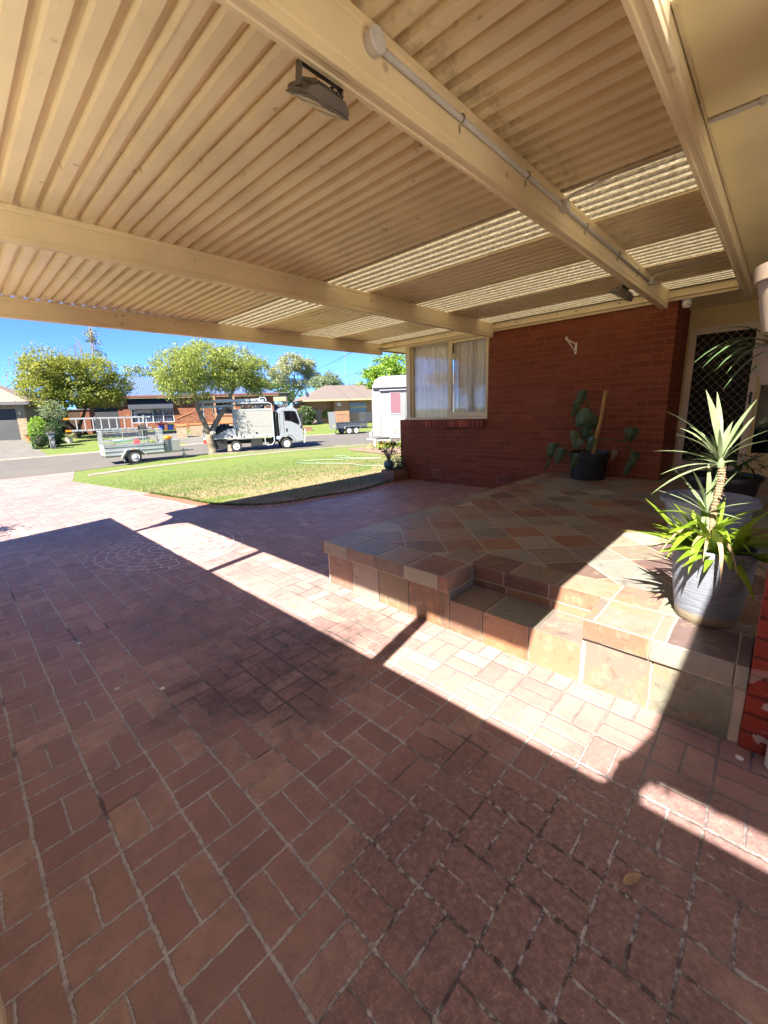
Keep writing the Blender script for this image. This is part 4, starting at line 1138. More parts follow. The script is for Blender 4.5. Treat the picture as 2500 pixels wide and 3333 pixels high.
leaves(m, P, .034, .3, asp=.75); M['jade'] = leafmat('jade_leaf', (.04, .06, .02, 1), (.08, .12, .03, 1), (.16, .16, .06, 1), .1, .35, 9)
m.build('leaves', M['jade'], jp); sm.build('stems', M['timber'], jp)
fb = thing('flowering_shrub', 'small dark shrub dotted with white flowers beside the teal pot', 'shrub', (6.62, 5.65, .2))
m = MB(); P = [(6.62+rnd.gauss(0, .09), 5.64+rnd.gauss(0, .06), .24+abs(rnd.gauss(0, .13))) for _ in range(420)]; leaves(m, P, .04, .3); m.build('leaves', M['shadeleaf'], fb)
m = MB(); P = [(6.60+rnd.gauss(0, .09), 5.62+rnd.gauss(0, .06), .28+abs(rnd.gauss(0, .13))) for _ in range(46)]; leaves(m, P, .028, .3, asp=.9); m.build('flowers', M['white'], fb, kind='stuff')

# litter on the paving
def litter(x, y, kind):
    m = MB()
    if kind == 'leaf':
        m.leaf((x-.03, y-.01, .011), (.8, -.4, .05), (0, 0, 1), .075, .032, .05, 4, .3)
        return tag(m.build('fallen_leaf', M['dryleaf']), None, 'leaf')
    n = 7; pts = [(x+.013*cos(2*pi*k/n)*rnd.uniform(.6, 1.3), y+.016*sin(2*pi*k/n)*rnd.uniform(.6, 1.3)) for k in range(n)]
    m.prism(pts, 'z', .008, .013)
    return tag(m.build('paper_scrap', M['white']), None, 'scrap')
for (x, y, k, lab) in [(1.252, .182, 'leaf', 'curled tan leaf on the shaded paving near the front right'), (.601, 2.238, 's', 'white scrap on a dark joint left of the black stain'), (.429, 2.427, 's', 'pale scrap on the paving left of the larger white scrap'),
                  (.396, 3.155, 's', 'white scrap on the paving far left'), (.918, 2.585, 'leaf', 'pale leaf on the paving above the black mould stain'), (2.174, 6.08, 's', 'white scrap in the shade near the lawn edge'), (2.06, -.045, 's', 'white scrap beside the foot of the brick pier')]:
    o = litter(x, y, 'leaf' if k == 'leaf' else 's'); o['label'] = lab
# ------------------------------------------------------------------ street: road, paths
NEAR = [(-90, 21), (-20, 20.9), (1.2, 20.9), (3.5, 20.9), (5.7, 21.45), (8.3, 22.5), (10.2, 22.75), (11.5, 21.75), (14.1, 20.5), (16.8, 19.6), (18.9, 18.4), (24, 15.4), (60, -2)]
FAR = [(-90, 33), (-20, 31.8), (1.5, 31.2), (4.2, 31.25), (8, 31.3), (13, 31.3), (16, 31.2), (20, 31.0), (23.2, 30.7), (25.3, 30.1), (30, 28.2), (40, 23), (90, -2)]
strip('road', M['road'], NEAR, FAR, .012)
def off(pl, d):
    out = []
    for i, p in enumerate(pl):
        a, c = pl[max(0, i-1)], pl[min(len(pl)-1, i+1)]; l = math.dist(a, c); nx_, ny_ = -(c[1]-a[1])/l, (c[0]-a[0])/l
        out.append((p[0]+nx_*d, p[1]+ny_*d))
    return out
def kerb(pl, d0, d1, name):
    A, B = off(pl, d0), off(pl, d1); m = MB()
    for (a, a2, b, b2) in zip(A, A[1:], B, B[1:]):
        n = 5
        for k in range(n):
            f = lambda p, q, t: (p[0]+(q[0]-p[0])*t, p[1]+(q[1]-p[1])*t)
            p0, p1, q0, q1 = f(a, a2, k/n), f(a, a2, (k+1)/n), f(b, b2, k/n), f(b, b2, (k+1)/n)
            Z = lambda p, h: (p[0], p[1], terrain(p[1])+h)
            m.add([Z(p0, .02), Z(p1, .02), Z(q1, .075), Z(q0, .075), Z(p0, -.05), Z(p1, -.05), Z(q1, -.05), Z(q0, -.05)], [(0, 1, 2, 3), (4, 7, 6, 5), (0, 4, 5, 1), (3, 2, 6, 7)])
    m.build(name, M['concrete'], kind='structure')
kerb(FAR, 0, .35, 'kerb'); kerb(NEAR[4:], 0, -.3, 'kerb')
strip('footpath', M['concrete'], [(3.6, 18.55), (5.5, 19.1), (8.5, 19.45), (11, 19.4), (13.5, 19.25), (15.6, 18.7), (17.5, 17.6), (24, 13.5)], [(3.7, 19.2), (5.2, 19.75), (8.4, 20.2), (11, 20.15), (13.8, 19.8), (15.9, 19.15), (17.8, 18.0), (24.4, 14.2)], .012)
M['greyconc'] = paint('grey_concrete', (.12, .115, .11, 1), .85, .2, .3, 2)
strip('concrete_drive', M['greyconc'], [(-6, 31.6), (-5.5, 34), (-5, 38), (-4.6, 45)], [(4.3, 31.6), (4.35, 34), (4.4, 38), (4.6, 43.6)], .012)
strip('neighbour_drive', M['greyconc'], [(13.3, 31.5), (12.5, 36), (10.8, 44), (10.6, 49)], [(19.5, 31.5), (17.5, 36), (14.6, 44), (14.2, 48.2)], .012)

# ------------------------------------------------------------------ trees and shrubs
def crown_pts(ells, n, clump, rr, shell=.55, per=34):
    tot = sum(e[1][0]*e[1][1]*e[1][2] for e in ells); P = []
    for c, r in ells:
        k = max(1, int(n/per*(r[0]*r[1]*r[2])/tot))
        for _ in range(k):
            v = Vector((rr.gauss(0, 1), rr.gauss(0, 1), rr.gauss(0, 1))).normalized(); q = shell+(1-shell)*rr.random()**.6
            q *= 1+.22*rr.random()*(rr.random() < .3)
            cc = Vector((c[0]+v.x*r[0]*q, c[1]+v.y*r[1]*q, c[2]+v.z*r[2]*q)); s = clump*rr.uniform(.6, 1.35)
            for _ in range(per):
                P.append((cc.x+rr.gauss(0, s), cc.y+rr.gauss(0, s), cc.z+rr.gauss(0, s*.7)))
    return P
def tree(name, label, base, limbs, ells, n, size, mat, bark, seed, group=None, clump=.28, asp=.5, cat='tree', up=.6, per=34, hang=0):
    rr = random.Random(seed)
    t = thing(name, label, cat, base, 0, group)
    m = MB()
    for pts, r0, r1 in limbs:
        fine = []
        for a, c in zip(pts, pts[1:]):
            for k in range(4): fine.append(tuple(a[i]+(c[i]-a[i])*k/4+rr.gauss(0, r0*.10)*(k > 0) for i in range(3)))
        fine.append(pts[-1]); L = len(fine)
        m.tube(fine, [r0+(r1-r0)*(i/(L-1))**.8 for i in range(L)], 9)
    P = crown_pts(ells, n, clump, rr, per=per)
    # branches reach into the crown
    ends = [l[0][-1] for l in limbs]
    for k in range(14+len(ells)*3):
        e = Vector(rr.choice(P)); s = Vector(min(ends, key=lambda q: (Vector(q)-e).length)); mid = s.lerp(e, .5)+Vector((rr.gauss(0, .15), rr.gauss(0, .15), .12))
        r = limbs[0][2]*.6; m.tube([s, mid, e], [r, r*.55, r*.15], 5)
    m.build('trunk', bark, t, smooth=True)
    m = MB()
    if hang:
        for p in P:
            p = Vector(p); d = Vector((rr.gauss(0, .5), rr.gauss(0, .5), rr.gauss(-.55, .5) if p.z < base[2]+hang else rr.gauss(.5, .5))).normalized(); L = size*rr.uniform(.7, 1.6)
            s_ = d.cross(Vector((rr.gauss(0, 1), rr.gauss(0, 1), .4))).normalized(); w = L*asp*.5
            m.add([p, p+d*L*.5+s_*w, p+d*L, p+d*L*.5-s_*w], [(0, 1, 2, 3)])
    else:
        leaves(m, P, size, up, rr, asp)
    m.build('crown', mat, t)
    return t
def shrub(name, label, c, r, n, size, mat, seed, group=None, stems=True, clump=.1, boxy=False, flower=None, cat='shrub'):
    rr = random.Random(seed); t = thing(name, label, cat, (c[0], c[1], c[2]-r[2]), 0, group)
    m = MB(); P = []
    for _ in range(n):
        if boxy:
            v = Vector((rr.uniform(-1, 1), rr.uniform(-1, 1), rr.uniform(-1, 1))); k = max(abs(v.x), abs(v.y), abs(v.z)); v = v/k*rr.uniform(.88, 1.03)
        else:
            v = Vector((rr.gauss(0, 1), rr.gauss(0, 1), rr.gauss(0, 1))).normalized()*rr.uniform(.72, 1.04)*(1+.12*mnoise.noise(Vector((rr.random()*9, 0, 0))))
        P.append((c[0]+v.x*r[0], c[1]+v.y*r[1], c[2]+v.z*r[2]))
    leaves(m, P, size, .6, rr, .6); m.build('foliage', mat, t)
    m = MB(); m.ball(c, 1, 14, 9, (r[0]*.80, r[1]*.80, r[2]*.80)); m.build('dark_core', M['shrubcore'], t)  # solid dark ball fills the inside of the foliage
    if flower:
        m = MB(); leaves(m, [p for p in P if p[1] < c[1]+.3*r[1]][:flower], .12, .6, rr, .9); m.build('flowers', M['white'], t, kind='stuff')
    return t
M['shrubcore'] = paint('shrub_core_dark', (.03, .035, .015, 1), .9, .3)
M['bark'] = paint('brown_bark', (.17, .13, .09, 1), .9, .45, .9, 7, spec=.2)
M['barkpale'] = paint('grey_tan_bark', (.20, .165, .125, 1), .9, .35, 1.0, 9, spec=.2)
M['barkdark'] = paint('dark_bark', (.07, .05, .035, 1), .9, .4, .8, 6, spec=.2)
M['barkgum'] = paint('white_gum_bark', (.34, .31, .27, 1), .8, .2, .3, 2)
M['f_bottle'] = leafmat('bottlebrush_leaf', (0.149, 0.196, 0.041, 1), (0.311, 0.365, 0.095, 1), (0.513, 0.527, 0.176, 1), .5, .5, .9)
M['f_gold'] = leafmat('yellowing_leaf', (0.101, 0.149, 0.024, 1), (0.270, 0.290, 0.054, 1), (0.567, 0.499, 0.121, 1), .5, .5, .35)
M['f_gum'] = leafmat('gum_leaf', (0.175, 0.206, 0.100, 1), (0.312, 0.331, 0.175, 1), (0.450, 0.438, 0.250, 1), .25, .5, .3)
M['f_mid'] = leafmat('mid_green_leaf', (0.044, 0.081, 0.022, 1), (0.094, 0.150, 0.040, 1), (0.163, 0.219, 0.069, 1), .3, .5, .4)
M['f_lime'] = leafmat('lime_green_leaf', (0.121, 0.216, 0.027, 1), (0.216, 0.351, 0.041, 1), (0.338, 0.472, 0.068, 1), .35, .5, .5)
M['f_dark'] = leafmat('dark_clipped_leaf', (.02, .05, .012, 1), (.04, .09, .02, 1), (.07, .13, .03, 1), .2, .5, 1.5)
M['f_olive'] = leafmat('blue_green_leaf', (0.108, 0.149, 0.081, 1), (0.203, 0.257, 0.135, 1), (0.311, 0.351, 0.209, 1), .25, .5, .4)

ST = (10.6, 22.9, -.6)
tree('street_tree', 'forked street tree with drooping feathery leaves growing on the verge in front of the truck', ST,
     [([(10.62, 22.9, -.65), (10.58, 22.9, -.1), (10.5, 22.9, .5)], .25, .20), ([(10.5, 22.9, .45), (10.3, 22.9, 1.15), (10.1, 22.9, 1.75), (10.08, 22.95, 2.3), (9.85, 23, 3.1), (9.5, 23.1, 3.9)], .17, .07),
      ([(10.55, 22.9, .35), (10.95, 22.85, 1.1), (11.45, 22.8, 1.75), (11.85, 22.75, 2.25), (12.05, 22.7, 2.75), (12.25, 22.7, 3.3), (12.7, 22.8, 3.9)], .17, .07)],
     [((9.3, 22.9, 3.9), (1.35, 1.3, 1.0)), ((10.6, 23.0, 4.35), (1.35, 1.3, 1.05)), ((12.4, 22.8, 4.2), (1.25, 1.2, 1.05)), ((13.6, 22.8, 3.85), (1.0, 1.1, 1.0)), ((11.6, 22.6, 3.5), (.9, .9, .7)), ((8.75, 22.8, 3.2), (.55, .7, .8)), ((9.25, 22.4, 2.55), (.35, .4, .6)), ((10.35, 22.6, 3.0), (.6, .6, .6)), ((14.0, 22.8, 3.05), (.55, .6, .5))],
     30000, .125, M['f_bottle'], M['barkpale'], 3, clump=.17, asp=.34, per=26, hang=4.6)
m = MB(); m.cyl((10.62, 22.76, .52), (10.66, 22.58, .62), .125, .115, 14); cs = m.build('cut_stub', paint('pale_cut_wood', (.62, .56, .48, 1), .8, .1), bpy.data.objects['street_tree'])
tree('broad_tree', 'broad yellow green tree leaning over the driveway between the two houses across the street', (7.9, 42, .07),
     [([(7.95, 42, 0), (7.6, 42, .8), (6.9, 42, 1.6), (6.4, 42, 2.6)], .20, .10), ([(8.0, 42.1, 0), (8.1, 42, 1.0), (8.6, 42, 2.0), (9.0, 42, 3.0)], .18, .09), ([(7.9, 42.2, 0), (7.5, 42.6, 1.6), (7.6, 43, 3.2)], .14, .07)],
     [((6.3, 42, 5.6), (1.55, 1.8, 1.5)), ((8.0, 42.2, 5.2), (1.9, 2, 1.5)), ((9.9, 42, 5.5), (1.6, 1.8, 1.25)), ((11.4, 42, 4.4), (1.25, 1.5, 1.0)), ((6.0, 42, 4.2), (1.5, 1.6, 1.1)), ((8.2, 41.6, 3.7), (2.0, 1.6, .95)), ((10.2, 41.8, 3.5), (1.5, 1.5, .8)), ((6.7, 41.3, 3.0), (1.0, 1.0, .8))],
     30000, .17, M['f_gold'], M['barkdark'], 5, clump=.27, asp=.6)
tree('pale_bush_tree', 'pale leaved small tree in front of the broad yellow green tree', (6.0, 39.2, -.1), [([(6.05, 39.2, -.15), (6.0, 39.2, .9), (5.95, 39.2, 1.6)], .06, .03)],
     [((6.0, 39.2, 2.3), (.75, .7, .75)), ((6.4, 39.2, 1.7), (.5, .5, .5))], 1900, .12, M['f_olive'], M['bark'], 6, clump=.14, asp=.6)
tree('ivy_pole_tree', 'narrow ivy covered tree top rising above the broad yellow green tree', (14.4, 60, .3), [([(14.4, 60, .2), (14.35, 60, 6), (14.45, 60, 12.6)], .25, .04)],
     [((14.4, 60, 11.6), (.65, .65, 1.1)), ((14.5, 60, 10), (.9, .8, 1.2)), ((14.3, 60, 8), (1.1, 1, 1.5))], 1500, .24, M['f_olive'], M['barkpale'], 7, clump=.25)
def bare(label, x, y, z, h, sp, seed):
    rr = random.Random(seed); t = thing('bare_tree', label, 'tree', (x, y, z), 0, 'leafless trees against the sky'); m = MB()
    def grow(p, d, L, r, k):
        q = p+d*L; m.tube([p, p.lerp(q, .5)+Vector((rr.gauss(0, L*.04), 0, rr.gauss(0, L*.03))), q], [r, r*.8, r*.62], 5)
        if k > 0:
            for _ in range(rr.choice([2, 3, 3])):
                nd = (d+Vector((rr.gauss(0, sp), rr.gauss(0, sp*.6), rr.gauss(.1, .25)))).normalized(); grow(q, nd, L*rr.uniform(.6, .85), r*.6, k-1)
    grow(Vector((x, y, z)), Vector((0, 0, 1)), h*.36, .13, 5); m.build('trunk', M['barkpale'], t); return t
bare('bare grey twiggy tree beside the ivy covered tree top', 12.9, 60, .3, 9.8, .32, 4); bare('faint bare tree at the left edge behind the white roof', 4.6, 56, .3, 7.6, .5, 9)
tree('backyard_tree', 'grey green tree behind the blue roof, left of the forked street tree', (18.8, 58, .3), [([(18.8, 58, .2), (18.8, 58, 5)], .2, .1)], [((18.2, 58, 6.6), (1.7, 1.5, 1.6)), ((19.9, 58, 6.0), (1.6, 1.5, 1.5))], 2600, .26, M['f_olive'], M['bark'], 12, clump=.3)
tree('gum_tree', 'tall pale gum tree with a white trunk on the skyline', (50.5, 70, .3), [([(50.5, 70, 0), (50.4, 70, 4), (50.9, 70, 8.5)], .35, .12), ([(50.4, 70, 3.6), (48.7, 70, 6), (47.6, 70, 8.8)], .2, .08), ([(50.5, 70, 4.5), (52.5, 70, 7), (54, 70, 9.4)], .2, .08)],
     [((47.3, 70, 9.2), (2.1, 2, 1.5)), ((50.3, 70, 11.2), (2.6, 2.2, 1.7)), ((53.6, 70, 10.6), (2.3, 2, 1.6)), ((55.2, 70, 8.8), (1.6, 1.6, 1.2)), ((49.5, 70, 7.4), (2.2, 1.6, 1.1)), ((52.5, 70, 7.2), (1.8, 1.6, 1.0)), ((46.0, 70, 7.2), (1.4, 1.4, 1.0))], 20000, .30, M['f_gum'], M['barkgum'], 21, clump=.36)
tree('skyline_tree', 'bluish green spreading tree right of the pale gum', (55, 64, .3), [([(55, 64, 0), (54.8, 64, 5.4)], .25, .12)], [((52.6, 64, 6.7), (2.0, 1.8, 1.4)), ((55, 64, 7.5), (2.0, 1.8, 1.5)), ((56.9, 64, 6.2), (1.6, 1.6, 1.2)), ((53.6, 64, 5.2), (1.6, 1.5, 1))], 12000, .28, M['f_olive'], M['bark'], 23, clump=.36)
tree('dense_tree', 'dark dense tree behind the ridge end of the blue roof', (36.5, 56, .3), [([(36.5, 56, 0), (36.5, 56, 4)], .25, .12)], [((34.8, 56, 5.6), (1.5, 1.5, 1.2)), ((37, 56, 5.0), (1.7, 1.5, 1.1)), ((38.8, 56, 4.2), (1.4, 1.4, 1.1))], 4200, .26, M['f_mid'], M['bark'], 25, clump=.3)
tree('tall_hedge_tree', 'mid green tree rising behind the blue roof and the street tree', (31, 57, .3), [([(31, 57, 0), (31, 57, 4.5)], .25, .12)], [((30, 57, 6.2), (2, 1.8, 1.5)), ((33, 57, 6.3), (1.8, 1.7, 1.3)), ((27.5, 57, 5.6), (1.8, 1.6, 1.2))], 4200, .3, M['f_gum'], M['bark'], 26, clump=.34)
tree('round_tree', 'bright lime green rounded tree behind the white caravan', (46, 40.5, 0), [([(46, 40.5, 0), (46, 40.5, 4)], .3, .15)], [((42.7, 40.5, 5.6), (1.8, 2, 1.7)), ((45.2, 40.5, 6.9), (2.3, 2.2, 1.8)), ((48.5, 40.5, 7.3), (2.6, 2.2, 2)), ((44.5, 40.5, 4.5), (2.6, 2, 1.3)), ((50, 40.5, 5), (2.6, 2, 1.8))], 14000, .32, M['f_lime'], M['bark'], 27, clump=.34, asp=.65)
tree('low_tree', 'low grey green tree behind the brown hip roof', (59, 60, .3), [([(59, 60, 0), (59, 60, 4)], .25, .12)], [((56.8, 60, 5.3), (1.6, 1.6, 1.1)), ((59.4, 60, 5.8), (2, 1.8, 1.1)), ((62, 60, 5.6), (2, 1.8, 1.3))], 4200, .32, M['f_olive'], M['bark'], 29, clump=.36)
for i, (x, y, h_, lab) in enumerate([(2, 95, 9, 'distant tree beyond the white roof at the far left'), (30, 98, 9, 'distant tree hidden behind the street tree crown'), (70, 98, 10, 'distant tree low on the skyline right of the gum'), (86, 92, 9, 'distant tree at the right end of the skyline')]):
    tree('distant_tree', lab, (x, y, .3), [([(x, y, .2), (x, y, h_*.5)], .3, .15)], [((x-2.6, y, h_*.55), (2.6, 2.4, 2)), ((x, y, h_*.72), (2.8, 2.4, 2.1)), ((x+2.8, y, h_*.55), (2.6, 2.4, 2))], 2200, .5, M['f_mid'], M['bark'], 60+i, group='distant skyline trees', clump=.6)
# clipped shrubs by the letterbox
shrub('bright_hedge', 'tall bright lime hedge beside the garage driveway', (5.05, 39.4, .85), (.62, 1.3, 1.05), 3600, .13, M['f_lime'], 31)
shrub('clipped_shrub', 'dark clipped dome shrub behind the letterbox', (5.5, 36.9, .62), (.62, .6, .93), 3000, .085, M['f_dark'], 32)
shrub('box_hedge', 'low dark flat topped clipped hedge left of the letterbox', (4.62, 36.25, .20), (.46, .45, .50), 2200, .08, M['f_dark'], 33, boxy=True)
shrub('rose_bush', 'tall rose bush with white blooms in front of the timber fence', (31.4, 41.4, 1.15), (1.35, .8, 1.2), 2600, .17, M['f_mid'], 34, flower=120)
shrub('front_hedge', 'light green hedge above the grey trailer and timber fence', (36.4, 41.8, 1.2), (2.0, .7, .85), 2400, .2, M['f_lime'], 35)
shrub('garden_hedge', 'rounded green hedge below the tan house window', (41.0, 41.2, .7), (1.9, .7, .72), 2000, .18, M['f_mid'], 36)

# letterbox
M['charcoal'] = paint('charcoal_render', (.10, .10, .115, 1), .6, .1)
lb = thing('letterbox', 'charcoal pillar letterbox with round paper holder in front of the dark clipped dome shrub', 'letterbox', (5.17, 35.5, -.33))
m = MB(); m.box(5.03, 5.33, 35.42, 35.72, -.36, .66); m.build('pillar', M['charcoal'], lb, bevel=.01)
m = MB(); m.box(4.97, 5.39, 35.36, 35.78, .66, .79); m.build('cap', M['charcoal'], lb, bevel=.012)
m = MB(); m.box(5.06, 5.30, 35.415, 35.419, .50, .575); m.box(5.05, 5.14, 35.415, 35.419, .38, .44); m.build('number_plate', M['white'], lb)
m = MB(); m.lathe([(.055, 0), (.09, 0), (.09, .02), (.055, .02), (.055, 0)], (5.18, 35.40, .12), 24, Matrix.Rotation(RAD(-90), 3, 'X')); m.build('paper_holder', M['white'], lb)
m = MB(); m.box(5.15, 5.175, 35.415, 35.419, -.10, .0); m.box(5.19, 5.215, 35.415, 35.419, -.10, .0); m.build('number', M['white'], lb)
def tub(name, label, x, y, r, h_, mat, leaf, seed, group=None, sz=.16, lh=.45):
    z0 = terrain(y); t = thing(name, label, 'potted plant', (x, y, z0), 0, group); rr = random.Random(seed)
    m = MB(); m.lathe([(.001, z0+.002), (r*.78, z0+.002), (r*.98, z0+h_*.88), (r*1.08, z0+h_*.9), (r*1.06, z0+h_), (r*.9, z0+h_), (r*.85, z0+h_*.9)], (x, y, 0), 22); m.build('pot', mat, t, smooth=True, autosm=40)
    m = MB()
    for _ in range(70):
        a = rr.uniform(0, 6.28); m.leaf((x+r*.4*cos(a), y+r*.4*sin(a), z0+h_*.9), (cos(a)*.6, sin(a)*.6, rr.uniform(.3, 1.3)), (0, 0, 1), lh*rr.uniform(.6, 1.3), sz*.4, .4, 3)
    m.build('leaves', leaf, t)
M['bluepot'] = paint('cobalt_glaze', (.03, .06, .45, 1), .25, .1); M['redleaf'] = leafmat('burgundy_leaf', (.06, .015, .025, 1), (.12, .03, .045, 1), None, .2, .5, 4)
M['orangepot'] = paint('terracotta_pot', (.55, .17, .06, 1), .7, .1); M['stonepot'] = paint('pale_stone_pot', (.55, .52, .47, 1), .7, .1)
tub('stone_tub', 'pale stone tub of spiky leaves on the lawn right of the clipped shrub', 6.68, 38.7, .27, .42, M['stonepot'], M['f_gum'], 41, lh=.6)
tub('terracotta_pot', 'orange terracotta pot by the left garage wall', 4.75, 42.4, .24, .36, M['orangepot'], M['f_gum'], 42)
tub('blue_pot', 'cobalt blue pot of burgundy leaves under the wide window', 16.2, 46.3, .30, .52, M['bluepot'], M['redleaf'], 43, lh=.8, sz=.22)
tub('blue_pot', 'cobalt blue pot of green leaves under the wide window, next to the brick wall', 17.05, 46.1, .33, .50, M['bluepot'], M['f_mid'], 44, lh=.5, sz=.22)

# ------------------------------------------------------------------ houses across the street
M['tanbrick'] = mat_brick('beige_brick', 'x', c0=S(150, 136, 114), c1=S(132, 116, 94), c2=S(164, 150, 130), mortar=S(140, 130, 116), local=True)
M['brownbrick'] = mat_brick('brown_mixed_brick', 'x', c0=S(122, 74, 54), c1=S(92, 56, 42), c2=S(156, 108, 80), mortar=S(120, 98, 82), local=True)
M['tanwall'] = mat_brick('tan_brick', 'sum', c0=S(160, 122, 92), c1=S(146, 106, 80), c2=S(170, 134, 104), mortar=S(146, 116, 92), local=True)
def mat_roller():
    b = NB('roller_door'); X, Y, Z = b.sep(b.obj())
    h = b.m('SINE', b.m('MULTIPLY', Z, 2*pi/.075))
    return b.done(b.bsdf(b.mix(b.noise(b.obj(), 2, 3), (.014, .018, .028, 1), (.020, .026, .038, 1)), .45, b.bump(h, .6, .01)))
M['roller'] = mat_roller()
M['navy'] = paint('navy_awning', (.010, .016, .034, 1), .7, .15)
def mat_tile(name, c0, c1, sc=3.3):
    b = NB(name); P = b.obj(); X, Y, Z = b.sep(P)
    h = b.m('FRACT', b.m('MULTIPLY', Y, sc)); w = b.m('SINE', b.m('MULTIPLY', X, 21))
    c = b.mix(b.noise(P, 3, 4, .7), c0, c1); c = b.mix(b.m('MULTIPLY', b.band(h, .85, .98), .5), c, tuple(x*.4 for x in c0[:3])+(1,))
    return b.done(b.bsdf(c, .7, b.bump(b.m('ADD', h, b.m('MULTIPLY', w, .2)), .6, .03)))
M['rooftan'] = mat_tile('tan_tile_roof', (.17, .135, .115, 1), (.23, .185, .16, 1)); M['roofbrown'] = mat_tile('grey_brown_tile_roof', (.11, .09, .085, 1), (.155, .13, .12, 1))
def mat_bluesteel():
    b = NB('blue_steel_roof'); X, Y, Z = b.sep(b.obj())
    return b.done(b.bsdf(b.mix(b.noise(b.obj(), .8, 3), (.07, .11, .24, 1), (.09, .14, .28, 1)), .38, b.bump(b.m('SINE', b.m('MULTIPLY', X, 2*pi/.2)), .5, .02)))
M['blueroof'] = mat_bluesteel()
M['whiteroof'] = paint('white_steel_roof', (.55, .56, .58, 1), .4, .05)
M['rust'] = paint('rust_red_paint', (.15, .05, .03, 1), .6, .15); M['whiteframe'] = paint('white_frame', (.42, .45, .50, 1), .4, .04)
M['fwin'] = mat_glass('street_window_glass', (.6, .66, .75, 1), .10); M['cream2'] = paint('cream_trim', (.36, .30, .20, 1), .5, .08)
def hip(mb, x0, x1, y0, y1, z0, zr, inset, th=.18):
    ym = (y0+y1)/2
    mb.add([(x0, y0, z0), (x1, y0, z0), (x1, y1, z0), (x0, y1, z0), (x0+inset, ym, zr), (x1-inset, ym, zr)], [(0, 1, 5, 4), (1, 2, 5), (2, 3, 4, 5), (3, 0, 4), (3, 2, 1, 0)])
h1 = thing('garage_house', 'beige brick garage with dark roller door and tan tiled roof at the far left', 'house', (3.08, 44.08, .2), -25)
m = MB(); m.box(-9, -4.2, 0, .2, -.4, 2.75); m.box(1.40, 2.02, 0, .2, -.4, 2.75); m.box(-4.2, 1.40, 0, .2, 2.42, 2.75); m.box(1.82, 2.02, .2, 9, -.4, 2.75); m.box(-9, 1.82, 8.8, 9, -.4, 2.75); m.build('wall', M['tanbrick'], h1, local=True)
m = MB(); m.box(-4.2, 1.40, .06, .1, -.3, 2.42); m.build('roller_door', M['roller'], h1, local=True)
m = MB(); hip(m, -9.6, 2.55, -.55, 9.5, 2.95, 5.0, 4.6); m.build('roof', M['rooftan'], h1, local=True)
m = MB(); m.box(-9.6, 2.57, -.60, -.55, 2.72, 2.96); m.box(2.55, 2.60, -.6, 9.5, 2.72, 2.96); m.box(-9.5, 2.5, -.5, 0, 2.73, 2.75); m.build('gutter', M['charcoal'], h1, local=True)
m = MB(); m.box(1.62, 1.70, -.08, 0, 1.95, 2.2); m.build('wall_light', M['white'], h1, local=True)
h0 = thing('white_roofed_house', 'house with a bright white metal roof behind the beige garage', 'house', (.3, 53, .3), -8)
m = MB(); m.box(-10, 6.6, 0, 9, -.3, 2.85); m.build('wall', M['tanwall'], h0, local=True); m = MB(); hip(m, -10.6, 7.4, -.6, 9.6, 2.9, 6.1, 5.2); m.build('roof', M['whiteroof'], h0, local=True)
h2 = thing('blue_roofed_house', 'brown brick house with a blue steel roof and navy window awning', 'house', (14, 48.7, .22), -25)
m = MB()
m.box(-4.6, -3.78, 0, .22, -.4, 3.35); m.box(-3.78, -.50, 0, .22, 2.5, 3.35); m.box(-.50, .16, -.02, .22, -.4, 3.35); m.box(.16, 4.25, 0, .22, -.4, .84); m.box(.16, 4.25, 0, .22, 2.26, 3.35); m.box(4.25, 8.2, 0, .22, -.4, 3.35)
m.box(8.2, 10.6, 0, .22, -.4, 1.4); m.box(10.6, 11.2, 0, .22, -.4, 3.35); m.box(11.2, 14.0, 0, .22, -.4, 1.4); m.box(14.0, 15.0, 0, .22, -.4, 3.35); m.box(8.2, 10.6, 0, .22, 3.1, 3.35); m.box(11.2, 14, 0, .22, 3.1, 3.35); m.box(14.8, 15.0, .22, 9, -.4, 3.35); m.box(-4.6, 14.8, 8.8, 9, -.4, 3.35)
m.build('wall', M['brownbrick'], h2, local=True)
m = MB(); m.box(-3.78, -.98, .08, .12, -.3, 2.5); m.build('garage_door', M['roller'], h2, local=True)
m = MB(); m.box(-.98, -.50, .05, .2, -.3, 2.5); m.build('rust_panel', M['rust'], h2, local=True)
wf = MB(); x0, x1, z0, z1 = .16, 4.25, .84, 2.26
for k in range(5): xx = x0+(x1-x0-.08)*k/4; wf.box(xx, xx+.08, .02, .10, z0, z1)
for zz in (z0, 1.50, z1-.07): wf.box(x0+.08, x1-.08, .03, .09, zz, zz+.07)
wo2 = wf.build('window', M['whiteframe'], h2, local=True)
m = MB(); m.box(x0, x1, .06, .065, z0, z1); m.build('pane', M['fwin'], wo2, local=True)
def smallcurt(xa, xb, za, zb, par, y=.16):
    c = MB(); n = 60; c.add([(xa+(xb-xa)*i/n, y+.03*sin(i*1.9), z) for z in (za, zb) for i in range(n+1)], [(i, i+1, n+2+i, n+1+i) for i in range(n)]); c.build('curtain', M['curtain'], par, local=True)
smallcurt(x0+.2, x1-.2, z0, z1, wo2)
m = MB(); m.box(x0, x1, .3, .32, z0, z1); m.build('dim_room', M['dark'], h2, local=True)
m = MB(); m.box(8.2, 14, .25, .27, 1.4, 3.1); m.build('dim_room', M['dark'], h2, local=True)
m = MB(); m.prism([(-.03, 3.33), (-.10, 3.33), (-.42, 2.28), (-.38, 2.27)], 'x', .05, 4.32); m.build('awning', M['navy'], h2, local=True)
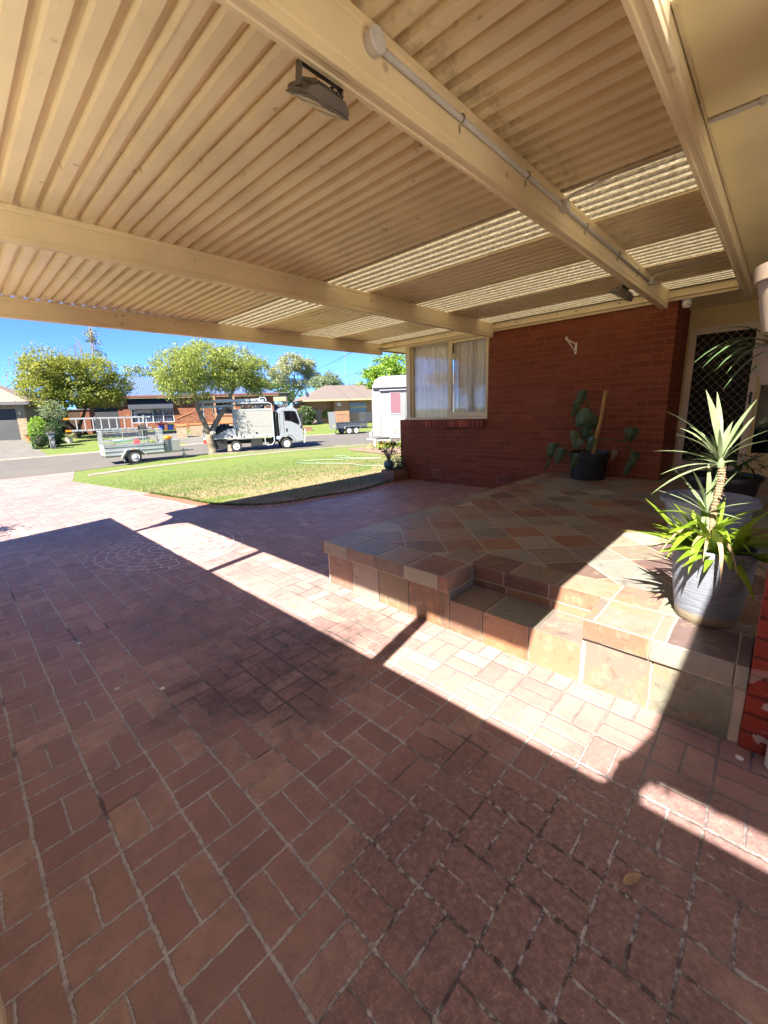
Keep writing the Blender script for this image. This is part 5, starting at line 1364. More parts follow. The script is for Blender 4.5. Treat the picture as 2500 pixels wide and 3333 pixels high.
for xa, xb in ((8.2, 10.6), (11.2, 14.0)):
    m = MB(); m.box(xa, xa+.07, .03, .1, 1.4, 3.1); m.box(xb-.07, xb, .03, .1, 1.4, 3.1); m.box(xa+.07, xb-.07, .035, .1, 1.4, 1.47); m.box(xa+.07, xb-.07, .035, .1, 3.03, 3.1); m.box((xa+xb)/2-.03, (xa+xb)/2+.03, .04, .1, 1.47, 3.03); w_ = m.build('window', M['cream2'], h2, local=True)
    m = MB(); m.box(xa, xb, .07, .075, 1.4, 3.1); m.build('pane', M['fwin'], w_, local=True)
m = MB(); hip(m, -5.2, 15.5, -.62, 9.6, 3.62, 5.9, 5.2); m.build('roof', M['blueroof'], h2, local=True)
m = MB(); m.box(-5.2, 15.5, -.66, -.62, 3.44, 3.64); m.box(15.5, 15.54, -.66, 9.6, 3.44, 3.64); m.build('gutter', M['rust'], h2, local=True)
m = MB(); m.box(-5.2, 15.5, -.60, 0, 3.352, 3.37); m.box(-5.2, 15.5, -.618, -.60, 3.34, 3.44); m.build('eave', M['cream2'], h2, local=True)
m = MB(); m.box(-.52, -.40, -.08, -.025, 2.55, 3.1); m.build('meter_box', M['white'], h2, local=True)
m = MB(); m.tube([(4.45, -.05, 1.15), (6.2, -.05, 1.85)], .02, 6); m.build('wall_pipe', paint('orange_pipe', (.5, .2, .1, 1), .6, .1), h2, local=True)
m = MB(); m.prism([(8.5, -1.6), (10.2, -1.6), (10.2, -1.5), (8.5, -1.5)], 'z', 0, 1.1); m.box(8.4, 8.6, -1.65, -1.45, 0, 3.35); m.box(10.4, 10.6, -1.65, -1.45, 0, 3.35); m.build('porch_wall', M['tanwall'], h2, local=True)
pg = thing('garden_shed', 'dark steel framed shed with a pale panel beside the blue roof', 'shed', (31.9, 48.5, .25), -25)
m = MB()
for x in (-1.3, 1.5):
    for y in (0, 3): m = MB(); m.box(x-.07, x+.07, y-.07, y+.07, 0, 3.9); m.build('post', M['charcoal'], pg, local=True)
m = MB(); m.prism([(-.3, 3.95), (3.3, 3.95), (3.3, 4.25), (-.3, 4.05)], 'x', -1.6, 1.9); m.build('roof', M['charcoal'], pg, local=True)
m = MB(); m.box(-1.2, 1.4, -.03, .03, 2.9, 3.6); m.build('panel', M['cream2'], pg, local=True); m = MB()
for k in range(14): m.box(-1.25+k*.2, -1.15+k*.2, -.05, -.02, .3, 2.5)
m.box(-1.3, 1.5, .1, .14, .3, 2.5); m.build('slat_screen', M['charcoal'], pg, local=True)
h3 = thing('tan_house', 'tan brick house with grey brown hipped tile roof at the right across the street', 'house', (34, 40.8, .0), -25)
m = MB(); m.box(-2.2, 1.2, 1.2, 1.4, -.4, 2.85); m.box(1.2, 3.15, 0, .2, -.4, 2.85); m.box(1.2, 1.4, .2, 1.2, -.4, 2.85); m.box(2.95, 3.15, .2, 1.0, -.4, 2.85); m.box(3.15, 9, 1.0, 1.2, -.4, 1.3); m.box(3.15, 3.6, 1.0, 1.2, 1.3, 2.85); m.box(5.9, 9, 1.0, 1.2, 1.3, 2.85); m.box(3.6, 5.9, 1.0, 1.2, 2.5, 2.85); m.box(-2.2, -2, 1.4, 9, -.4, 2.85); m.build('wall', M['tanwall'], h3, local=True)
m = MB(); m.box(3.6, 5.9, 1.04, 1.08, 1.3, 2.5); o = m.build('window', M['darkglass'], h3, local=True); m = MB(); m.box(3.6, 5.9, .96, 1.0, 1.85, 2.2); m.box(3.55, 5.95, .97, 1.03, 1.25, 1.3); m.box(4.7, 4.76, .97, 1.03, 1.3, 1.85); m.build('blind', M['cream2'], o, local=True)
m = MB(); m.box(1.6, 2.1, -.04, 0, 2.2, 2.6); m.build('meter_box', M['stonepot'], h3, local=True)
m = MB(); hip(m, -2.9, 11.5, -.65, 9.5, 3.0, 5.0, 4.3); m.build('roof', M['roofbrown'], h3, local=True)
m = MB(); m.box(-2.9, 11.5, -.72, -.65, 2.82, 3.02); m.box(-2.8, 11, -.64, 1.2, 2.853, 2.87); m.build('eave', M['cream2'], h3, local=True)
dsh = thing('satellite_dish', 'small grey satellite dish on the left end of the brown tile roof', 'dish', (32.3, 42.2, 3.2))
m = MB(); m.lathe([(.001, 0), (.2, .02), (.38, .09), (.40, .10), (.2, .035), (.001, .015)], (32.25, 42.1, 3.75), 20, Matrix.Rotation(RAD(80), 3, 'X') @ Matrix.Rotation(RAD(20), 3, 'Y')); m.build('dish', M['alu'], dsh); m = MB(); m.tube([(32.3, 42.3, 3.2), (32.27, 42.2, 3.75)], .03, 6); m.build('mast', M['alu'], dsh)
fx = thing('timber_fence', 'weathered upright timber paling fence beside the tan house', 'fence', (33.1, 42.4, 0), -25)
m = MB()
for k in range(13): m.box(-.9+k*.165, -.9+k*.165+.14, 0, .03, 0, 1.85+.02*(k % 2))
m.build('palings', M['timber'], fx, local=True); m = MB(); m.box(-.9, 1.25, .03, .08, .4, .5); m.box(-.9, 1.25, .03, .08, 1.4, 1.5); m.build('rails', M['timber'], fx, local=True)
fx = thing('dark_fence', 'dark brown timber fence between the left garage and the broad tree', 'fence', (5.3, 47, .2), -25)
m = MB()
for k in range(24): m.box(k*.17, k*.17+.15, 0, .03, 0, 2.1)
m.build('palings', M['barkdark'], fx, local=True); m = MB(); m.box(0, 4.1, .03, .08, 1.5, 1.6); m.build('rails', M['barkdark'], fx, local=True)
rs = thing('rust_shed', 'rust red shed behind the trunk of the broad tree', 'shed', (8.3, 47.5, .2), -25); m = MB(); m.box(-.4, 1.9, 0, 2, 0, 2.3); m.build('wall', M['rust'], rs, local=True); m = MB(); m.box(-.5, 2.0, -.1, 2.1, 2.302, 2.4); m.build('roof', M['charcoal'], rs, local=True)
bp_ = thing('masonry_letterbox', 'pale block pier with a salmon top behind the trailer', 'letterbox', (14.5, 36.8, -.27), -25); m = MB(); m.box(-.42, .42, 0, .5, -.1, 1.0); m.build('pier', M['tanbrick'], bp_, local=True); m = MB(); m.box(-.47, .47, -.05, .55, 1.002, 1.2); m.build('cap', M['orangepot'], bp_, local=True)
bp_ = thing('masonry_wall', 'low block garden wall with salmon coping behind the truck tray', 'wall', (16.0, 37.6, -.2), -25); m = MB(); m.box(-.4, 3.6, 0, .3, -.1, 1.0); m.build('wall', M['tanbrick'], bp_, local=True); m = MB(); m.box(-.45, 3.65, -.05, .35, 1.002, 1.12); m.build('coping', M['orangepot'], bp_, local=True)
bp_ = thing('garden_pier', 'low grey brick garden pier on the lawn right of the truck', 'wall', (26.5, 34.8, -.37), -25); m = MB(); m.box(-.8, .5, 0, .4, -.1, .42); m.build('wall', M['oldbrick'], bp_, local=True)
# mast and wires
am = thing('antenna_mast', 'thin radio mast above the brown tile roof', 'mast', (41.6, 45, .2)); m = MB(); m.tube([(41.6, 45, .2), (41.6, 45, 5.5)], .04, 6); m.tube([(41.6, 45, 5.5), (41.58, 45, 10.2)], .022, 6); m.ball((41.6, 45, 6.9), .09, 8, 6); m.build('mast', M['alu'], am)
for (a, c, lab) in (((38.81, 48, 7.4), (26.59, 28, 6.53), 'upper power line crossing the sky right of the gum'), ((42.44, 48, 5.94), (30.03, 28, 5.81), 'lower power line sloping up past the thin radio mast')):
    a, c = Vector(a), Vector(c); d_ = c-a; m = MB(); pts = []
    for k in range(25):
        t = -1.6+k*.2; pts.append(a+d_*t+Vector((0, 0, .12*((t-.5)**2)-.03)))
    m.tube(pts, .022, 5); tag(m.build('power_line', M['black']), lab, 'wire', 'power lines')
# ------------------------------------------------------------------ vehicles
M['galv'] = paint('galvanised_steel', (.30, .335, .345, 1), .42, .10, metal=.05, scale=5)
M['truckwhite'] = paint('white_vehicle_paint', (.21, .235, .275, 1), .25, .03, spec=.6)
M['rubber'] = paint('tyre_rubber', (.02, .02, .02, 1), .8, .15); M['rim'] = paint('silver_rim', (.55, .56, .58, 1), .4, .05, metal=.05)
M['alubar'] = paint('bright_aluminium', (.42, .44, .45, 1), .35, .05, metal=.05)
M['underbody'] = paint('underbody_black', (.014, .015, .016, 1), .6, .2)
M['red'] = paint('red_lens', (.65, .04, .02, 1), .3, .05); M['amber'] = paint('amber_lens', (.85, .30, .01, 1), .35, .05); M['yellow'] = paint('yellow_plate', (.80, .60, .05, 1), .5, .02)
M['blackcloth'] = paint('black_tarp', (.018, .016, .018, 1), .7, .4, .6, 8)
def mat_checker():
    b = NB('checker_plate'); X, Y, Z = b.sep(b.obj())
    s = b.m('MULTIPLY', b.m('SINE', b.m('MULTIPLY', b.m('ADD', X, Z), 95)), b.m('SINE', b.m('MULTIPLY', b.m('SUBTRACT', X, Z), 95)))
    return b.done(b.bsdf(b.mix(b.band(s, .2, .7), (.26, .265, .26, 1), (.36, .365, .355, 1)), .38, b.bump(s, .5, .008), metal=.1))
M['checker'] = mat_checker()
def wheel(parent, c, r, w, rimr, inward=1, spokes=8):
    """wheel about the local y axis; outer face towards -y"""
    t = MB(); R90 = Matrix.Rotation(RAD(90), 3, 'X')
    t.lathe([(rimr, 0), (r*.90, -.004), (r*.985, .02), (r, .045), (r, w-.04), (r*.97, w-.01), (rimr, w)], (c[0], c[1]+w, c[2]), 36, R90)
    wo = t.build('wheel', M['rubber'], parent, smooth=True, autosm=40, local=True)
    t = MB()
    y = c[1]+.02
    t.lathe([(.001, -.045), (rimr*.30, -.045), (rimr*.34, -.02), (rimr*.72, -.01), (rimr*.80, .012), (rimr*.93, -.012), (rimr*1.0, -.016), (rimr*1.02, .03)], (c[0], y, c[2]), 30, Matrix.Rotation(RAD(-90), 3, 'X') @ Matrix.Diagonal((1, 1, 1)))
    t.build('rim', M['rim'], wo, smooth=True, autosm=40, local=True)
    t = MB()
    for k in range(spokes):
        a = 2*pi*k/spokes; p = (c[0]+rimr*.56*cos(a), 0, c[2]+rimr*.56*sin(a)); t.cyl((p[0], y-.022, p[2]), (p[0], y-.030, p[2]), rimr*.085, n=8)
    t.build('rim_hole', M['underbody'], wo, local=True)
    return wo
# --- truck
tk = thing('service_truck', 'white cab service truck with checker plate canopy and ladder racks parked at the kerb', 'truck', (11.75, 22.25, -.588), -26.7)
W = 1.95
m = MB()
arch = [(2.9+.43*cos(RAD(a)), .315+.43*sin(RAD(a))) for a in range(12, 170, 14)]
cab = [(2.55, .95), (2.52, 1.7), (2.56, 2.2), (2.66, 2.36), (2.86, 2.42), (3.30, 2.41), (3.52, 2.36), (3.64, 2.26), (3.78, 1.75), (3.90, 1.32), (3.93, .9), (3.92, .42), (3.40, .40)] + arch[0:] + [(2.47, .72), (2.55, .78)]
m.prism(cab, 'y', 0.02, W-.02); m.build('cab', M['truckwhite'], tk, local=True, bevel=.035, seg=3)
m = MB()
for s, ys in ((0, (.008, .016)), (1, (W-.016, W-.008))): m.prism([(2.84, 2.22), (3.30, 2.22), (3.55, 2.17), (3.74, 1.56), (3.70, 1.37), (3.42, 1.52), (3.2, 1.62), (2.88, 1.66)], 'y', *ys)
m.build('side_window', M['cabglass'] if 'cabglass' in M else M['darkglass'], tk, local=True)
m = MB(); m.prism([(2.93, 2.17), (3.22, 2.17), (3.25, 1.68), (2.95, 1.72)], 'y', .004, .008); m.prism([(3.27, 2.17), (3.50, 2.12), (3.66, 1.6), (3.62, 1.48), (3.3, 1.62)], 'y', .0045, .0085); m.build('window_reflection', M['greenglass'] if 'greenglass' in M else M['fwin'], tk, local=True)
m = MB(); m.prism([(3.665, 2.22), (3.70, 2.22), (3.935, 1.36), (3.905, 1.36)], 'y', .16, W-.16); m.build('windscreen', M['darkglass'], tk, local=True)
m = MB(); m.box(2.92, 3.0, .002, .018, 1.02, 1.2); m.box(3.78, 3.86, .002, .018, 1.18, 1.32); m.build('door_handle', M['black'], tk, local=True)
m = MB(); m.tube([(3.0, .012, .82), (3.2, .012, .78), (3.36, .012, .62), (3.42, .012, .42)], .012, 6); m.build('arch_trim', M['underbody'], tk, local=True)
m = MB(); m.tube([(2.56, .014, .92), (2.60, .014, 2.1)], .006, 5); m.tube([(2.80, .014, 2.28), (2.80, .014, .9)], .005, 5); m.build('door_seam', M['underbody'], tk, local=True)
m = MB(); m.box(3.80, 3.92, -.26, -.14, 1.45, 2.08); m.box(3.82, 3.92, -.26, -.12, 1.30, 1.44); m.tube([(3.72, .02, 2.05), (3.85, -.2, 2.1), (3.85, -.2, 1.35), (3.80, .02, 1.3)], .016, 6); m.build('mirror', M['underbody'], tk, local=True, bevel=.02)
m = MB(); m.box(3.93, 4.02, .02, W-.02, .30, .56)
m.tube([(4.0, .05, .5), (4.08, .08, .75), (4.06, .12, 1.08), (4.06, W-.12, 1.08), (4.08, W-.08, .75), (4.0, W-.05, .5)], .035, 8); m.tube([(4.06, .1, .82), (4.06, W-.1, .82)], .025, 8); m.build('bull_bar', M['alubar'], tk, local=True, smooth=True, autosm=40)
m = MB(); m.box(2.22, 2.50, .25, W-.25, .45, 2.2); m.tube([(2.36, .16, .62), (2.34, .15, 1.7), (2.40, .15, 2.1)], .085, 10); m.box(-1.6, 3.5, .5, .65, .42, .62); m.box(-1.6, 3.5, 1.3, 1.45, .42, .62); m.box(-1.45, -.45, .04, .5, .20, .74); m.box(.85, 1.5, .05, .5, .25, .68); m.box(1.9, 2.25, .2, .6, .3, .6); m.build('chassis', M['underbody'], tk, local=True, bevel=.02)
m = MB(); m.ball((2.42, .08, .66), .10, 14, 10, (1, .7, 1.1)); m.build('washer_bottle', paint('pale_blue_plastic', (.35, .5, .7, 1), .4, .05), tk, local=True)
m = MB(); m.box(.14, 2.20, .0, W, .88, 2.36); m.build('canopy', M['checker'], tk, local=True, bevel=.015)
m = MB(); m.box(.10, .14, -.012, W+.01, .84, 2.40); m.box(2.20, 2.23, -.012, W+.01, .84, 2.40); m.box(.14, 2.20, -.010, 0, .86, .94); m.box(.14, 2.20, -.010, 0, 2.30, 2.40); m.box(.14, 2.2, -.006, 0, 1.395, 1.405); m.build('canopy_frame', M['galv'], tk, local=True)
m = MB(); m.cyl((1.2, -.002, 1.03), (1.2, -.02, 1.03), .055, n=14); m.box(.45, .53, -.02, 0, .80, .88); m.box(1.0, 1.06, -.02, 0, .80, .86); m.box(1.75, 1.81, -.02, 0, .80, .86); m.box(-.26, -.14, -.02, 0, .82, .92); m.box(.07, .11, -.03, -.012, .88, 1.35); m.build('canopy_latch', M['black'], tk, local=True)
m = MB(); m.box(-1.70, 2.24, -.01, W+.01, .76, .86); m.build('tray', M['alubar'], tk, local=True, bevel=.01)
m = MB(); m.prism([(-1.70, .865), (.09, .865), (.09, 1.33), (-.35, 1.33), (-.6, 1.22), (-.95, 1.02), (-1.15, 1.05), (-1.70, 1.35)], 'y', 0, .03); m.prism([(-1.70, .865), (.09, .865), (.09, 1.45), (-1.70, 1.45)], 'y', W-.03, W); m.box(-1.73, -1.70, .1, W, .76, 1.35); m.build('tray_side', M['truckwhite'], tk, local=True)
m = MB(); m.box(-1.745, -1.73, .08, .28, .58, .74); m.box(-1.745, -1.73, W-.28, W-.08, .58, .74); m.box(-1.73, -1.5, .05, .3, .55, .77); m.build('tail_light', M['red'], tk, local=True)
m = MB()
def loop(x):
    m.tube([(x, .02, .9), (x, .02, 2.62), (x+.02, .06, 2.74), (x+.02, .16, 2.79), (x+.02, W-.16, 2.79), (x+.02, W-.06, 2.74), (x, W-.02, 2.62), (x, W-.02, .9)], .035, 8)
loop(.02); loop(-1.62)
m.tube([(.10, -.01, 2.62), (.2, -.01, 2.72), (2.0, -.01, 2.72), (2.14, -.01, 2.66), (2.19, -.01, 2.55), (2.19, -.01, 1.0), (2.19, -.01, .5), (2.05, -.01, .30), (1.75, -.01, .28), (1.66, -.01, .40), (1.66, -.01, .80)], .034, 8)
m.tube([(.10, W, 2.62), (.2, W, 2.72), (2.0, W, 2.72), (2.14, W, 2.66), (2.19, W, 2.55), (2.19, W, 1.0)], .034, 8)
m.box(-1.7, .1, .3, .36, 2.55, 2.66); m.box(-1.7, .1, W-.36, W-.3, 2.55, 2.66)
for k in range(6): m.tube([(.2+k*.36, .0, 2.56), (.2+k*.36, W, 2.56)], .022, 6)
m.build('ladder_rack', M['galv'], tk, local=True, smooth=True, autosm=40)
for wx, nm in ((0, 0), (2.9, 0)):
    wheel(tk, (wx, .0, .315), .315, .22, .195, spokes=6); wheel(tk, (wx, W-.24, .315), .315, .22, .195, spokes=6)
m = MB(); m.prism([(-.50, .05), (-.25, .05), (-.28, .42), (-.46, .42)], 'y', .02, .03); m.build('mud_flap', paint('pinkish_mud_flap', (.35, .24, .2, 1), .8, .2), tk, local=True)
lp = thing('ladder_bundle', 'white folded platform ladders strapped on top of the truck racks', 'ladder', tuple(WM[tk.name] @ Vector((0, .3, 2.75))), -26.7)
m = MB(); m.box(-.9, 1.55, -.1, .02, .06, .22); m.box(-.7, 1.8, .12, .24, .06, .18); m.box(-1.9, -.6, .3, .45, .05, .2)
m.tube([(1.5, -.04, .14), (1.6, -.04, .28), (1.86, -.04, .28), (1.92, -.04, .16), (1.9, -.04, .06)], .03, 8)
for k in range(10): m.box(-.8+k*.25, -.76+k*.25, -.10, .24, .10, .14)
m.build('rails', M['whiteframe'], lp, local=True)
bg = thing('black_bag', 'bulging black tarp bundle lying in the truck tray', 'tarp', tuple(WM[tk.name] @ Vector((-.6, .6, .87))), -26.7)
m = MB(); n, k = 26, 12; vs = []
for i in range(n+1):
    x = -.75+1.35*i/n; hh = .36+.38*max(0, sin(pi*(i/n)**1.3))**.8+.04*sin(i*1.7)
    for j in range(k+1):
        a = pi*j/k; vs.append((x+.02*sin(j*2+i), -.58*cos(a)*(.7+.3*sin(pi*i/n)), hh*sin(a)*(1 if 0 < i < n else .3)+.03*sin(i*2.3+j)))
m.add(vs, [(i*(k+1)+j, i*(k+1)+j+1, (i+1)*(k+1)+j+1, (i+1)*(k+1)+j) for i in range(n) for j in range(k)]); m.build('cover', M['blackcloth'], bg, local=True, smooth=True)
hc = thing('hose_coil', 'grey hoses and fittings heaped on the tail of the truck tray', 'hose', tuple(WM[tk.name] @ Vector((-1.62, .45, .87))), -26.7)
m = MB()
for q in range(4):
    m.tube([(.02*q+.05*sin(a*3), .22*cos(a)+.05*q, .18+.16*sin(a)+.03*q) for a in [2*pi*i/20 for i in range(21)]], .022, 6)
m.build('coil', M['alu'], hc, local=True)
# --- caged box trailer
tr = thing('box_trailer', 'galvanised caged box trailer loaded with tools, parked behind the truck', 'trailer', (6.18, 21.75, -.588), -6)
y0, y1, xa, xb = .20, 1.62, -1.13, 1.42
m = MB(); m.box(xa, xb, y0, y0+.03, .40, .86); m.box(xa, xb, y1-.03, y1, .40, .86); m.box(xa, xa+.03, y0+.03, y1-.03, .40, .86); m.box(xb-.03, xb, y0+.03, y1-.03, .40, .86); m.box(xa+.03, xb-.03, y0+.03, y1-.03, .42, .45)
for zz in (.44, .62, .82): m.box(xa-.01, xb+.01, y0-.018, y0, zz-.022, zz+.022); m.box(xa-.018, xa, y0, y1, zz-.022, zz+.022)
m.build('tub', M['galv'], tr, local=True, bevel=.006)
m = MB(); z0, z1 = .862, 1.54
def rod(p, q, r=.003): m.bar(p, q, r*2, r*2)
fr = .035
for x in (xa, -.30, .55, xb):
    for y in (y0, y1): m.bar((x, y, z0), (x, y, z1), fr, fr)
for y in (y0+.7,): m.bar((xa, y, z0), (xa, y, z1), fr, fr); m.bar((xb, y, z0), (xb, y, z1), fr, fr)
for z in (z0+.02, z1): m.bar((xa, y0, z), (xb, y0, z), fr, fr); m.bar((xa, y1, z), (xb, y1, z), fr, fr); m.bar((xa, y0, z), (xa, y1, z), fr, fr); m.bar((xb, y0, z), (xb, y1, z), fr, fr)
m.build('cage_frame', M['galv'], tr, local=True)
m = MB()
for k in range(1, 34): x = xa+(xb-xa)*k/34; rod((x, y0, z0), (x, y0, z1)); rod((x, y1, z0), (x, y1, z1))
for k in range(1, 19): y = y0+(y1-y0)*k/19; rod((xa, y, z0), (xa, y, z1)); rod((xb, y, z0), (xb, y, z1))
for k in range(1, 9):
    z = z0+(z1-z0)*k/9
    rod((xa, y0, z), (xb, y0, z)); rod((xa, y1, z), (xb, y1, z)); rod((xa, y0, z), (xa, y1, z)); rod((xb, y0, z), (xb, y1, z))
m.build('cage_mesh', M['galv'], tr, local=True)
m = MB()
for x in (xa, .98): m.bar((x, y1-.02, .86), (x, y1-.02, 2.24), .05, .05); m.bar((x, y1-.02, 1.6), (x, y1-.16, 1.6), .04, .04); m.bar((x, y1-.02, 2.2), (x, y1-.16, 2.2), .04, .04)
m.build('ladder_frame', M['galv'], tr, local=True)
m = MB(); m.prism([(-.52, .30), (-.30, .64), (-.22, .68), (.26, .68), (.34, .64), (.56, .36), (.53, .34), (.31, .61), (.25, .645), (-.21, .645), (-.28, .61), (-.49, .28)], 'y', -.04, y0-.02); m.build('mudguard', M['galv'], tr, local=True)
m = MB(); m.box(-.02, .06, -.045, -.04, .66, .70); m.build('side_marker', M['amber'], tr, local=True)
m = MB(); m.box(xa-.022, xa-.018, y0+.12, y0+.38, .50, .60); m.build('number_plate', M['yellow'], tr, local=True)
wheel(tr, (0.05, -.02, .295), .295, .19, .19, spokes=7); wheel(tr, (.05, y1+.0, .295), .295, .19, .19, spokes=7)
m = MB(); m.bar((xa, .5, .36), (xb, .5, .36), .05, .08); m.bar((xa, 1.3, .36), (xb, 1.3, .36), .05, .08); m.bar((.05, 0, .295), (.05, y1, .295), .05); m.bar((xb, .5, .36), (3.0, .9, .36), .06, .08); m.bar((xb, 1.3, .36), (3.0, .9, .36), .06, .08); m.tube([(2.5, .8, .1), (2.5, .8, .5)], .03, 8); m.cyl((2.5, .72, .1), (2.5, .88, .1), .1, n=14); m.build('drawbar', M['alu'], tr, local=True)
m = MB(); m.box(xb+.06, xb+.80, y0+.1, y1-.1, .40, .98); m.build('tool_box', M['checker'], tr, local=True, bevel=.012)
m = MB(); m.bar((-.40, .1, .10), (-.40, .1, .42), .05, .03); m.build('stand', M['galv'], tr, local=True)
TW = lambda *p: tuple(WM[tr.name] @ Vector(p))
ld = thing('extension_ladder', 'aluminium extension ladder with orange tips on edge above the caged trailer', 'ladder', TW(0, y1-.1, 1.58), -6)
m = MB(); m.bar((-2.15, 0, .05), (1.28, 0, .03), .035, .075); m.bar((-2.15, 0, .60), (1.28, 0, .57), .035, .075)
for k in range(10): x = -1.9+k*.33; m.bar((x, 0, .05), (x, 0, .6), .055, .04)
m.build('rails', M['alubar'], ld, local=True); m = MB()
for z in (.05, .60): m.bar((-2.36, 0, z), (-2.15, 0, z), .045, .085)
m.build('end_caps', M['amber'], ld, local=True)
def load(name, label, cat, p, mat, kind, s):
    t = thing(name, label, cat, TW(*p), -6); m = MB()
    if kind == 'coil':
        for q in range(6): m.tube([(.05*q-.12, s*cos(a)*(1-.02*q), s+s*sin(a)) for a in [2*pi*i/24 for i in range(25)]], .035, 7)
    elif kind == 'sack': m.ball((0, 0, s*.6), s, 14, 9, (1.4, .9, .62))
    elif kind == 'box': m.box(-s, s, -s*.7, s*.7, 0, s*1.0); m.box(-s*1.05, s*1.05, -s*.75, s*.75, s*1.001, s*1.15)
    elif kind == 'pole': m.bar((-s, 0, .05), (s, .1, .12), .05); m.bar((-s, .1, .08), (s, .02, .2), .04)
    elif kind == 'can': m.box(-s, s, -s*.5, s*.5, 0, s*1.8); m.tube([(-s*.6, 0, s*1.8), (-s*.5, 0, s*2.1), (s*.5, 0, s*2.1), (s*.6, 0, s*1.8)], s*.12, 6); m.cyl((s*.7, 0, s*1.8), (s*.7, 0, s*2.0), s*.2, n=8)
    m.build('body', mat, t, local=True, smooth=kind in ('sack', 'coil'), bevel=.01 if kind in ('box', 'can') else 0)
col = lambda n, c: paint(n, c, .5, .1)
load('hose_reel', 'black hose coil at the front top of the caged trailer', 'hose', (.75, 1.1, 1.22), M['rubber'], 'coil', .27)
load('blue_bag', 'crumpled blue bag on the trailer floor', 'bag', (-.35, .5, .46), col('blue_plastic', (.04, .2, .65, 1)), 'sack', .30)
load('teal_bag', 'teal sack beside the blue bag in the trailer', 'bag', (.15, .5, .46), col('teal_plastic', (.05, .32, .36, 1)), 'sack', .30)
load('white_sack', 'white sack at the rear corner of the trailer', 'bag', (-.75, .55, .46), M['white'], 'sack', .30)
load('fuel_can', 'red fuel can leaning in the trailer near its middle', 'can', (.35, .75, .80), col('red_plastic', (.70, .05, .07, 1)), 'can', .13)
load('red_post_tool', 'upright red handled tool near the back of the trailer', 'tool', (-.68, .9, .75), col('red_handle', (.75, .06, .06, 1)), 'can', .07)
load('green_rake', 'bundle of green and grey poles inside the trailer', 'tool', (.2, .95, .95), col('green_handle', (.06, .35, .22, 1)), 'pole', .8)
load('grey_planks', 'pale planks laid across the trailer load', 'planks', (-.1, .8, 1.0), M['whiteframe'], 'pole', .9)
load('tool_crate', 'black tool crate at the front of the trailer', 'crate', (.95, .6, .46), M['black'], 'box', .26)
load('yellow_drum', 'small yellow drum by the tool crate', 'drum', (1.0, .4, .86), M['yellow'], 'sack', .10)
load('brown_crate', 'brown crate buried under the trailer load', 'crate', (-.2, 1.0, .46), M['stake'], 'box', .33)
load('orange_rope', 'heap of orange rope on the drawbar tool box', 'rope', (1.75, .6, .985), M['amber'], 'sack', .16)
# --- grey tandem trailer
tt = thing('tandem_trailer', 'dark grey tandem axle plant trailer with raised ramp parked across the street', 'trailer', (26.3, 28.3, -.588), -22)
y0, y1 = .1, 1.9
M['greytrailer'] = paint('dark_grey_trailer', (.05, .06, .075, 1), .45, .1); M['palegrey'] = paint('pale_grey_ramp', (.15, .165, .19, 1), .5, .1)
m = MB()
for k in range(4): z = .58+k*.125; m.box(-1.1, 1.9, y0, y0+.05, z, z+.105); m.box(-1.1, 1.9, y1-.05, y1, z, z+.105)
m.box(-1.1, 1.9, y0+.012, y1-.012, .55, .60); m.box(-1.12, 1.92, y0-.03, y0, 1.04, 1.12); m.build('tub', M['greytrailer'], tt, local=True)
m = MB()
for k in range(22): x = -1.05+k*.125; m.bar((x, y0+.02, 1.1), (x, y0+.02, 1.82), .02)
m.bar((-1.1, y0+.02, 1.82), (1.75, y0+.02, 1.82), .04); m.build('side_rails', M['greytrailer'], tt, local=True)
m = MB()
for k in range(8): z = 1.12+k*.105; m.box(1.78, 2.5-.02*k, y0-.02, y0+.04, z, z+.07); m.box(1.86, 1.92, y0+.04, y1, z, z+.07)
m.build('front_box', M['greytrailer'], tt, local=True)
m = MB(); T = Matrix.Translation((-1.15, 0, .5)) @ Matrix.Rotation(RAD(-4), 4, 'Y'); m.box(-.05, .0, y0, y1, 0, 1.58, T)
for y in (y0, y0+.6, y0+1.2, y1-.06): m.box(-.09, -.05, y, y+.06, 0, 1.58, T)
m.build('ramp', M['palegrey'], tt, local=True)
m = MB(); m.box(-1.24, -1.225, y0+.25, y0+.55, .72, .86); m.build('number_plate', M['yellow'], tt, local=True); m = MB(); m.box(-1.245, -1.23, y0+.4, y0+.8, 1.55, 1.6); m.box(-1.245, -1.23, y0+1.0, y0+1.4, 1.55, 1.6); m.build('tail_light', M['red'], tt, local=True)
m = MB(); m.prism([(-.45, .5), (-.35, .74), (1.05, .74), (1.2, .45), (1.15, .45), (1.0, .70), (-.32, .70), (-.41, .5)], 'y', -.08, y0); m.build('mudguard', M['palegrey'], tt, local=True)
for x in (0, .70): wheel(tt, (x, -.05, .325), .325, .2, .215, spokes=5); wheel(tt, (x, y1, .325), .325, .2, .215, spokes=5)
m = MB(); m.bar((1.9, .6, .5), (3.4, 1, .5), .08); m.bar((1.9, 1.4, .5), (3.4, 1, .5), .08); m.bar((-1.1, .4, .5), (1.9, .4, .5), .08); m.bar((-1.2, .5, .1), (-1.0, .5, .55), .05); m.build('drawbar', M['underbody'], tt, local=True)
